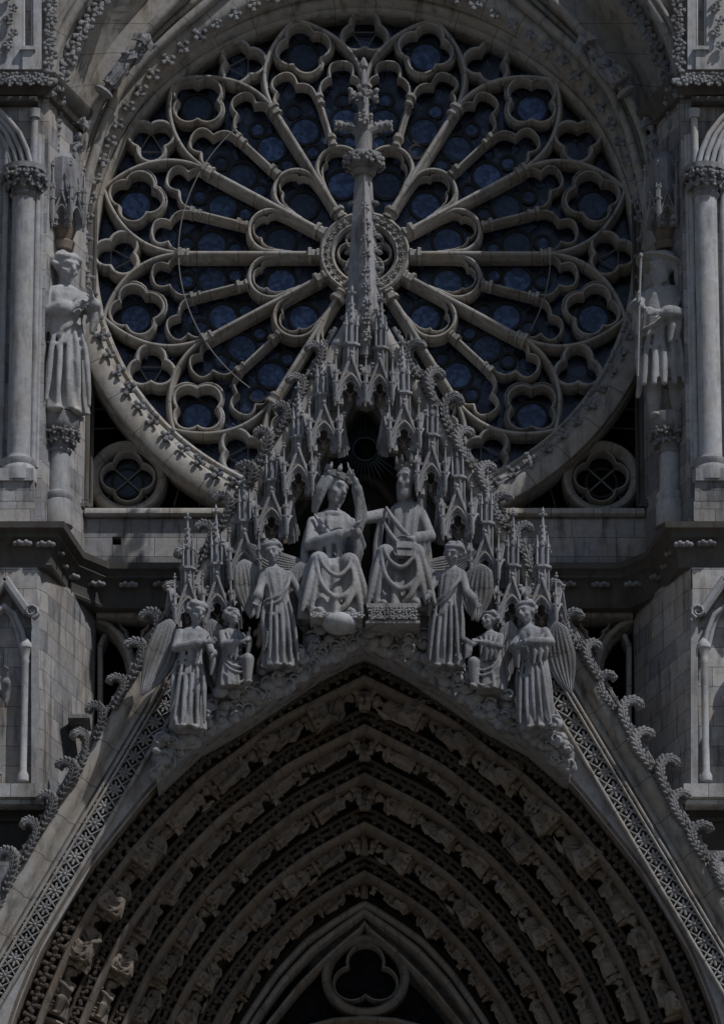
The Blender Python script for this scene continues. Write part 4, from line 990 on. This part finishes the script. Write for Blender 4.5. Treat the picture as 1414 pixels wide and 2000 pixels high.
m = MB(); m.sweep(pts(smooth([(500, 2060), (540, 2030), (597, 2002), (650, 1989), (712, 1985), (774, 1989), (827, 2002), (884, 2030), (924, 2060)], 1), .0), bar(.1, .4)); part(m, 'lower_arch', M_TYM, tw)
# ================================================================== STATUES
CAT = 'statue'
def wing(o, me, loc, rot, sc): return lpart(me, 'wing', o, loc, rot, sc)
WG = wing_mesh('wing', 1.0, .15, .05, M_STAT, 7); WGM = wing_mesh('wing', 1.0, .13, .10, M_STAT, 9)
def statue(name, me, px, py, y, s, label, group=None, rz=0.):
    o = thing(name, label, CAT, W(px, py, y), group, (0, 0, rz), s); lpart(me, 'figure', o); return o
def crown_mesh():
    m = MB(); m.lathe(0, 0, [(.098, 0), (.104, .0), (.108, .045), (.1, .045)], 20)
    for i in range(8):
        a = 2*pi*i/8; m.ell((.108*cos(a), .108*sin(a), .06), (.02, .014, .03), Euler((0, 0, a+pi/2)).to_matrix(), 8, 5); m.ell((.108*cos(a), .108*sin(a), .085), (.011, .011, .016), None, 6, 4); m.ell((.106*cos(a), .106*sin(a), .02), (.016, .016, .016), None, 6, 4)
    return m.mesh('crown', M_STAT)
CROWN = crown_mesh()
# --- the seated pair
me = fuse(seated(11, [((-.17, .03, 1.08), (-.23, -.14, .8), (.15, -.36, .86), (.6, -.3, .75), (1, 0, .2), .08, 1.0), ((.22, .03, 1.08), (.3, -.12, .82), (.21, -.34, .9), (.5, -.25, .8), (-1, 0, .2), .08, 1.0)], .75, .2, .25, 'veil', False, .035), 'figure', M_STAT, .013)
q = statue('crowned_statue', me, 644, 1234, -4.7, (2.15, 2.2, 2.36), 'crowned stone woman seated with praying hands, left of the pair under the spire', None, .12)
lpart(CROWN, 'crown', q, (.07, .0, 1.50), (.25, .2, .75), (1.3, 1.3, 1.3))
me = fuse(seated(23, [((-.19, .03, 1.09), (-.40, -.16, .99), (-.47, -.34, 1.30), (-.45, -.15, .75), (1, 0, 0), .075, 1.15), ((.2, .03, 1.08), (.3, -.1, .82), (.12, -.36, .70), (-.6, -.3, .1), (0, 0, -1), .085, 1.0)], -.55, .1, .1, 'long', True, .05), 'figure', M_STAT, .013)
k_ = statue('crowned_statue', me, 786, 1218, -4.7, (2.1, 2.2, 2.36), 'bearded crowned stone man seated with one arm stretched out to the seated woman', None, -.06)
lpart(CROWN, 'crown', k_, (.07, .02, 1.515), (.1, .1, -.55), (1.25, 1.25, 1.4))
bk = MB(); bk.box((0, 0, .19), (.36, .12, .38), Euler((-.25, 0, 0)).to_matrix()); bk.box((0, -.035, .2), (.32, .12, .02), Euler((-.25, 0, 0)).to_matrix()); 
bo = thing('stone_book', 'thick closed stone book held upright on the knee of the seated bearded man', 'book', W(790, 1090, -5.75), None, (0, 0, .15)); lpart(bk.mesh('cover', M_STAT), 'cover', bo)
# --- standing and kneeling angels
me = fuse(standing(31, [((-.17, 0, 1.4), (-.27, -.1, 1.14), (-.36, -.24, .93), None, (0, -1, .2), .1), ((.17, 0, 1.4), (.28, -.1, 1.15), (.34, -.22, .95), None, (0, -1, .2), .09)], -.45, -.14, .2, 'curly', False, False, -.04, 12), 'figure', M_STAT)
o = statue('angel_statue', me, 548, 1312, -5.4, 1.6, 'tall curly-haired stone angel with spread wings standing below the seated woman', 'angels on the gable', .3); o.rotation_euler.y = -.05
wing(o, WG, (-.4, .1, 1.5), (0, -.05, 0), (1.15, 1, .8)); wing(o, WG, (.4, .1, 1.48), (0, -.05, 0), (-1.1, 1, 1.0)); wing(o, WGM, (.34, .2, 1.66), (.2, 2.05, 0), (1.1, 1, .8))
me = fuse(standing(37, [((-.17, 0, 1.4), (-.25, -.14, 1.16), (-.2, -.3, 1.0), (-.2, -.6, -.3), (1, 0, 0), .1), ((.17, 0, 1.4), (.27, -.12, 1.12), (.42, -.22, .92), None, (0, -1, .2), .1)], -.2, .12, .25, 'curly', False, False, .04, 14), 'figure', M_STAT)
o = statue('angel_statue', me, 872, 1312, -5.4, 1.58, 'tall stone angel with arms held out standing below the seated bearded man', 'angels on the gable', -.25); o.rotation_euler.y = .04
wing(o, WG, (-.40, .1, 1.46), (0, .1, 0), (1.15, 1, 1.0)); wing(o, WG, (.40, .1, 1.46), (0, .0, 0), (-1.25, 1, .8)); wing(o, WGM, (-.38, .2, 1.64), (.2, -1.95, 0), (-1.1, 1, .78))
me = fuse(standing(41, [((-.17, 0, 1.4), (-.23, -.12, 1.14), (.14, -.3, 1.2), (1, -.2, .2), (0, -1, 0), .1), ((.17, 0, 1.4), (.26, -.12, 1.12), (.26, -.3, 1.05), (-.2, -.5, -.6), (-1, 0, 0), .08)], .35, .12, .2, 'short', False, False, .03, 9), 'figure', M_STAT)
o = statue('angel_statue', me, 366, 1432, -5.4, 1.62, 'stone angel in long pleated robe at the far left end of the gable figures', 'angels on the gable', .15); o.rotation_euler.y = .04
wing(o, WG, (-.34, .1, 1.46), (0, .3, 0), (1.1, 1, 1.1)); wing(o, WG, (.36, .1, 1.42), (0, -.1, 0), (-1, 1, 1.0))
me = fuse(standing(43, [((-.17, 0, 1.4), (-.26, -.14, 1.18), (-.12, -.34, 1.14), (.6, -.4, 0), (0, -1, 0), .09), ((.17, 0, 1.4), (.27, -.12, 1.2), (-.02, -.3, 1.18), (-1, -.2, 0), (0, -1, 0), .1)], -.3, -.1, .15, 'short', False, False, -.05, 10), 'figure', M_STAT)
o = statue('angel_statue', me, 1052, 1432, -5.4, 1.64, 'stone angel with heavy draped robe at the far right end of the gable figures', 'angels on the gable', -.3); o.rotation_euler.y = -.05
wing(o, WG, (-.36, .1, 1.42), (0, .08, 0), (1.05, 1, 1.05)); wing(o, WG, (.32, .1, 1.40), (0, -.15, 0), (-1.05, 1, 1.0))
me = fuse(kneeling(51, [((-.17, 0, .96), (-.2, -.16, .72), (.06, -.3, .74), (.6, -.5, .3), (1, 0, 0), .08), ((.17, 0, .96), (.25, -.14, .74), (.17, -.33, .84), (.2, -.4, 1), (-1, 0, 0), .08)], .5, .1, -.15, 'curly', 1), 'figure', M_STAT)
o = statue('angel_statue', me, 452, 1346, -5.4, 1.3, 'kneeling stone angel looking up, between the two standing angels on the left', 'angels on the gable', .35)
wing(o, WG, (-.3, .14, 1.08), (0, -.05, -.3), (1.1, 1, 1.1))
me = fuse(kneeling(53, [((-.17, 0, .96), (-.28, -.16, .82), (-.36, -.34, .86), (-.6, -.5, .5), (1, 0, 0), .08), ((.17, 0, .96), (.22, -.18, .72), (-.05, -.34, .78), (-.8, -.3, .3), (-1, 0, 0), .08)], -.5, 0, -.1, 'short', -1), 'figure', M_STAT)
o = statue('angel_statue', me, 958, 1352, -5.4, 1.3, 'worn kneeling stone angel with bare round head, between the two standing angels on the right', 'angels on the gable', -.35)
wing(o, WG, (.3, .14, 1.1), (0, .05, .3), (-1.0, 1, 1.1))
# --- the clouds and seats they rest on
cl = thing('cloud_relief', 'bank of carved stone clouds along the arch top, under the pair and angels', 'relief', W(712, 1300, -4.7))
TOP = [(296, 1478), (330, 1425), (400, 1388), (432, 1345), (512, 1312), (590, 1275), (594, 1205), (712, 1200), (828, 1205), (832, 1270), (906, 1305), (998, 1352), (1010, 1385), (1085, 1420), (1122, 1470), (1112, 1512)]
def Oy(px):
    d = abs(px-712)
    for (a, b), (c2, e) in zip(H_O, H_O[1:]):
        if a <= d <= c2: return b+(e-b)*(d-a)/(c2-a)
    return 1600
def Ty(px):
    for (a, b), (c2, e) in zip(TOP, TOP[1:]):
        if a <= px <= c2: return b+(e-b)*(px-a)/max(c2-a, 1)
    return 1500
out = TOP+[(1098, Oy(1098)-2)]+[(712+x, Oy(712+x)-3) for x in (322, 246, 174, 85, 0, -85, -174, -246, -322)]+[(308, Oy(308)-2)]
m = MB(); m.prism(out, -5.0, -3.6); part(m, 'cloud_bank', M_STAT, cl, ang=60)
m = MB(); r_ = random.Random(8)
n_ = 0
while n_ < 420:
    x = r_.uniform(302, 1116); t_, b_ = Ty(x), Oy(x)-10
    if b_ < t_: continue
    y = r_.uniform(t_-6, b_); dep = -5.02-.5*(1-(y-t_)/(b_-t_+1))*r_.random(); p = W(x, y, dep); n_ += 1
    R = r_.uniform(.07, .15)
    m.ell(p+Vector((0, .05, 0)), (R*1.3, .10, R), Euler((0, r_.uniform(-.5, .5), 0)).to_matrix(), 10, 6)
    if n_ % 2:
        a0 = r_.uniform(-.4, .7); a1 = a0+r_.uniform(2.4, 4.2); e = r_.choice((-1, 1))
        m.tube([p+Vector((e*R*1.1*cos(a0+(a1-a0)*i/10)*(1-.035*i), -.08-.004*i, R*1.1*sin(a0+(a1-a0)*i/10)*(1-.035*i))) for i in range(11)], [.014]+[.028]*9+[.014], 6)
part(m, 'cloud_curls', M_STAT, cl)
m = MB(); pbox(m, 716, 1178, 818, 1186, -5.95, -4.4); pbox(m, 720, 1186, 814, 1212, -5.87, -4.4); pbox(m, 714, 1212, 820, 1217, -5.91, -4.4)
for i in range(22): leaf(m, leafM(W(726+8.4*(i % 11), 1193+12*(i//11), -5.9), .13, i), 900+i, 3)
part(m, 'seat_block', M_STAT, cl)
m = MB(); pbox(m, 606, 1196, 708, 1206, -5.9, -4.4); p = W(663, 1218, -5.7); m.ell(p, (.38, .35, .24), None, 22, 12)
for i in range(12): leaf(m, leafM(W(612+8.5*i, 1202, -5.87), .13, i), 930+i, 3)
part(m, 'seat_globe', M_PALE, cl)

# --- the two jamb statues on their column pedestals
def ex_hat(m):
    M = Matrix.Translation((0, 0, 1.765)) @ Euler((-.15, .3, 0)).to_matrix().to_4x4()
    b = MB(); b.lathe(0, .03, [(.04, .14), (.115, .11), (.14, .03), (.25, .0), (.26, -.03), (.14, -.02), (.03, -.02)], 28); m.merge(b, M)
    robe(m, [(.92, 0, .0, .22, .16, .08), (1.15, 0, 0, .215, .15, .05), (1.38, 0, 0, .21, .13, .03), (1.5, 0, 0, .09, .08, 0)], 72, 3, 8)
    m.ell((.13, -.15, .98), (.06, .035, .07), None, 10, 7)
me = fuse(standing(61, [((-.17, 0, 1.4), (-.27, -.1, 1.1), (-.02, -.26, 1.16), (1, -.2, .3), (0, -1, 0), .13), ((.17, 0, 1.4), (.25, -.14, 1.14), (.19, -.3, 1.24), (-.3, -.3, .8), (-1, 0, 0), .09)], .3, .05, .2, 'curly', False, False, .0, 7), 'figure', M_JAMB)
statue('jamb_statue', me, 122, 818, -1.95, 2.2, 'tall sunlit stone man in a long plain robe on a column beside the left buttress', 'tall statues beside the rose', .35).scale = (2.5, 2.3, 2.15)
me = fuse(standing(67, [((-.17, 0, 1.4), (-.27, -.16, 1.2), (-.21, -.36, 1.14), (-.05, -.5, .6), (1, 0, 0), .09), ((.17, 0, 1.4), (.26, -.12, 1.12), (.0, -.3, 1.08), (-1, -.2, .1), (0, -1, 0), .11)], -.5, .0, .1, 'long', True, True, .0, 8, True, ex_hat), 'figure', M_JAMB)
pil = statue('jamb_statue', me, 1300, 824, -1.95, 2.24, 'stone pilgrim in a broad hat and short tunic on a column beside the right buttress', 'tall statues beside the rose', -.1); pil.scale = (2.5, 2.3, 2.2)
st = thing('stone_staff', 'long thin stone staff held upright by the pilgrim statue in the broad hat', 'staff', W(1246, 700, -2.8)); m = MB(); m.tube([W(1245, 735, -2.7), W(1248, 590, -2.8), W(1251, 500, -2.85)], [.022, .025, .028], 8); m.ell(W(1251, 499, -2.85), (.05, .05, .07), None, 10, 7); part(m, 'pole', M_STAT, st)
for nm, s in SIDES:
    o = thing('pedestal_column', 'short round column with a leafy capital carrying the robed statue on the left' if s > 0 else 'short round column with a leafy capital carrying the pilgrim statue on the right', 'column', W(sd(116, s), 1018, -1.95), 'pedestal columns of the tall statues')
    p = W(sd(116, s), 900, -1.9); Zp = lambda py: wz(py, -1.9)
    m = MB(); m.lathe(p.x, p.y, [(.25, Zp(970)), (.235, Zp(885))], 20); part(m, 'shaft', M_PALE, o)
    m = MB(); m.lathe(p.x, p.y, [(.26, Zp(888)), (.29, Zp(883)), (.25, Zp(878)), (.28, Zp(868)), (.37, Zp(848)), (.44, Zp(842)), (.46, Zp(832)), (.46, Zp(816)), (.40, Zp(812))], 20)
    for i in range(24): a = 2*pi*(i % 12)/12+.26*(i//12); r_ = .31+.09*(i//12); leaf(m, Matrix.Translation((p.x+r_*cos(a), p.y+r_*sin(a), Zp(866-14*(i//12)))) @ Euler((0, 0, a+pi/2)).to_matrix().to_4x4() @ Matrix.Scale(.19, 4), 950+i, 3)
    part(m, 'capital', M_CAN, o)
    m = MB(); m.lathe(p.x, p.y, [(.34, Zp(1030)), (.34, Zp(985)), (.30, Zp(980)), (.34, Zp(972)), (.32, Zp(966)), (.24, Zp(962))], 20); part(m, 'base', M_PALE, o)
    # canopy above the statue
    o = thing('statue_canopy', 'pinnacled stone canopy over the robed statue on the left' if s > 0 else 'pinnacled stone canopy over the pilgrim statue on the right', 'canopy', W(sd(122, s), 452, -1.8), 'canopies of the tall statues', (0, 0, 0), 1.15)
    for e in (-1, 0, 1):
        a = e*.8; c_ = Matrix.Translation((.43*sin(a)*1.0, -.36*cos(a)+.1, 0))
        lpart(CP['gablet'], 'gablet', o, (.42*sin(a), -.42*cos(a), 0), (0, 0, a), (.62, 1, .62)); lpart(CP['pinnacle'], 'pinnacle', o, (.46*sin(a+.4), -.46*cos(a+.4), .1), (0, 0, a), (1, 1, 1.1)); 
        if e < 0: lpart(CP['pinnacle'], 'pinnacle', o, (.46*sin(a-.4), -.46*cos(a-.4), .1), (0, 0, a), (1, 1, 1.1))
        lpart(CP['turret'], 'turret', o, (.28*sin(a), -.1-.2*cos(a), .05), (0, 0, a), (.75, .75, .55))
    m = MB(); m.lathe(0, 0, [(.36, .42), (.38, .5), (.3, 1.5), (.1, 1.7)], 8); lpart(m.mesh('core', M_CAN), 'core', o)
    m = MB(); m.lathe(0, 0.05, [(.22, -.4), (.26, -.25), (.2, -.2), (.28, .0), (.3, .1), (.36, .43)], 12); lpart(m.mesh('corbel', M_FIG), 'corbel', o)

# --- small carved figures
def dais_mesh():
    m = MB(); vs = []
    for z, r0, r1 in ((0, .17, .33), (.1, .17, .34), (.22, .1, .12), (.3, .03, .04)):
        for i in range(12): a = 2*pi*i/12; r_ = r1 if i % 2 == 0 else r0; vs.append((r_*cos(a), r_*sin(a)*.8-.02, z-(.09 if (i % 2 == 0 and z < .05) else 0)))
    fs = [(j*12+i, j*12+(i+1) % 12, (j+1)*12+(i+1) % 12, (j+1)*12+i) for j in range(3) for i in range(12)]+[tuple(range(12))[::-1], tuple(range(36, 48))]
    m.add(vs, fs)
    for i in range(6): a = 2*pi*i/6; m.ell((.3*cos(a), .25*sin(a), .1), (.06, .06, .09), None, 6, 4)
    m.box((0, .08, -.85), (.4, .14, .1)); m.ell((0, 0, -1.62), (.3, .22, .1), None, 10, 6)
    return m
DAIS = MB(); d_ = dais_mesh(); DAIS = d_.mesh('small_canopy', M_FIG, None, 30)
SA = [((-.19, .03, 1.08), (-.3, -.1, .85), (-.05, -.3, .85), None, (1, 0, 0), .09, 1.2), ((.19, .03, 1.08), (.3, -.1, .82), (.1, -.34, .72), None, (-1, 0, 0), .09, 1.2)]
SB = [((-.19, .03, 1.08), (-.34, -.12, .95), (-.3, -.25, 1.25), None, (1, 0, 0), .08, 1.2), ((.19, .03, 1.08), (.3, -.12, .85), (.22, -.36, .68), None, (-1, 0, 0), .1, 1.2)]
SCC = [((-.19, .03, 1.08), (-.28, -.16, .85), (.05, -.33, 1.0), None, (1, 0, 0), .08, 1.2), ((.19, .03, 1.08), (.36, -.05, 1.0), (.34, -.2, 1.3), None, (-1, 0, 0), .08, 1.2)]
SMALL = [fuse(seated(101, SA, .3, .15, .3, 'long', True, .03), 'figure', M_FIG, .024, 2), fuse(seated(103, SB, -.4, -.15, .2, 'curly', False, -.05), 'figure', M_FIG, .024, 2),
         fuse(seated(107, SCC, .5, .1, .1, 'veil', False, .06), 'figure', M_FIG, .024, 2), fuse(kneeling(109, [((-.17, 0, .96), (-.25, -.14, .74), (-.05, -.3, .9), None, (1, 0, 0), .09, 1.2), ((.17, 0, .96), (.25, -.14, .74), (.05, -.3, .9), None, (-1, 0, 0), .09, 1.2)], .4, .2, .2, 'short', 1), 'figure', M_FIG, .024, 2),
         fuse(standing(113, [((-.17, 0, 1.4), (-.27, -.1, 1.15), (-.05, -.28, 1.2), None, (0, -1, 0), .11, 1.2), ((.17, 0, 1.4), (.3, -.12, 1.2), (.3, -.25, 1.45), None, (0, -1, 0), .1, 1.2)], .3, .1, .2, 'curly', False, False, 0, 8), 'figure', M_FIG, .024, 2)]
SH = [1.5, 1.5, 1.5, 1.36, 1.8]
POSE = ['bearded seated figure', 'seated figure raising an arm', 'veiled seated figure', 'kneeling figure', 'standing figure']
NTH = ['first', 'second', 'third', 'fourth', 'fifth', 'sixth', 'seventh', 'eighth']
ROWN = ['outermost', 'second', 'middle', 'fourth', 'innermost']
CNT = [8, 8, 7, 6, 5]; r_ = random.Random(21)
for k in range(5):
    d = SV[k+1]-SV[k]; s0 = SV[k]+.31*d; P = [p for p in path(s0) if p[1] < 2040]; 
    Q = resample(P[::-1] if P[0][1] > P[-1][1] else P, 200)
    if Q[0][1] > Q[-1][1]: Q = Q[::-1]
    L = 0
    for a, b in zip(Q, Q[1:]): L += hypot(b[0]-a[0], b[1]-a[1])
    for e in (1, -1):
        for i in range(CNT[k]):
            # the head points to the apex, the canopy stands above the head
            t = (42+ (L-50)*(i+.75)/CNT[k])/L; j = min(198, int(t*199)); j2 = max(0, j-6)
            p, p2 = Q[j], Q[j2]; y = YV[k+1]-.3
            ang = atan2((p2[0]-p[0]), (p[1]-p2[1])/CX)*e
            v = r_.randrange(5) if not (k == 0 and i == 0) else 1
            step = (L-50)/CNT[k]/PPM; sc = min(.8, step*.84/SH[v])
            loc = W(sd(p[0], e), p[1], y)
            o = thing('archivolt_figure', f"{POSE[v]}, {NTH[i]} {'left' if e > 0 else 'right'} of the apex in the {ROWN[k]} arch row", 'carved figure', loc, 'small figures in the portal arch', (r_.uniform(-.05, .12), ang, 0), (sc*1.35, sc*1.2, sc))
            if i == CNT[k]: continue
            lpart(SMALL[v], 'figure', o, (0, 0, 0), (0, 0, r_.uniform(-.5, .5)))
            lpart(DAIS, 'small_canopy', o, (0, 0, SH[v]+.1))
    # the figure at the apex of the row
    y = YV[k+1]-.2; py = [1392, 1488, 1585, 1672, 1756][k]; p = W(712, py, y)
    o = thing('archivolt_figure', f"small frontal stone figure at the very apex of the {ROWN[k]} row of the portal arch", 'carved figure', p, 'small figures in the portal arch', (0, 0, 0), .36)
    lpart(SMALL[(4, 1, 0, 4, 4)[k]], 'figure', o); 
# --- figures in the arch over the rose, and in the niches at the edges
for nm, s in SIDES:
    for i, (px, py, ang, sc) in enumerate(((212, 168, .62, .72), (136, 338, .16, .66))):
        wd_ = ('upper', 'lower')[i]
        o = thing('arch_figure', f'{wd_} small stone figure in the great arch hollow, {"left" if s > 0 else "right"} of the rose', 'carved figure', W(sd(px, s), py, -1.1), 'small figures in the great arch', (0, s*ang, 0), sc)
        f_ = lpart(SMALL[(4, 2)[i] if s > 0 else (1, 4)[i]], 'figure', o); g_ = lpart(DAIS, 'small_canopy', o, (0, 0, 1.85), (0, 0, 0), (1.2, 1.2, 1.3))
        for z in (f_, g_): z.material_slots[0].link = 'OBJECT'; z.material_slots[0].material = M_STAT
    o = thing('niche_statue', f'weathered stone figure standing in the gabled niche at the {"left" if s > 0 else "right"} edge of the photo', CAT, W(sd(-30, s), 1520, -3.15), 'statues in the buttress niches', (0, 0, 0), 1.5); f_ = lpart(SMALL[4], 'figure', o); f_.material_slots[0].link = 'OBJECT'; f_.material_slots[0].material = M_STAT
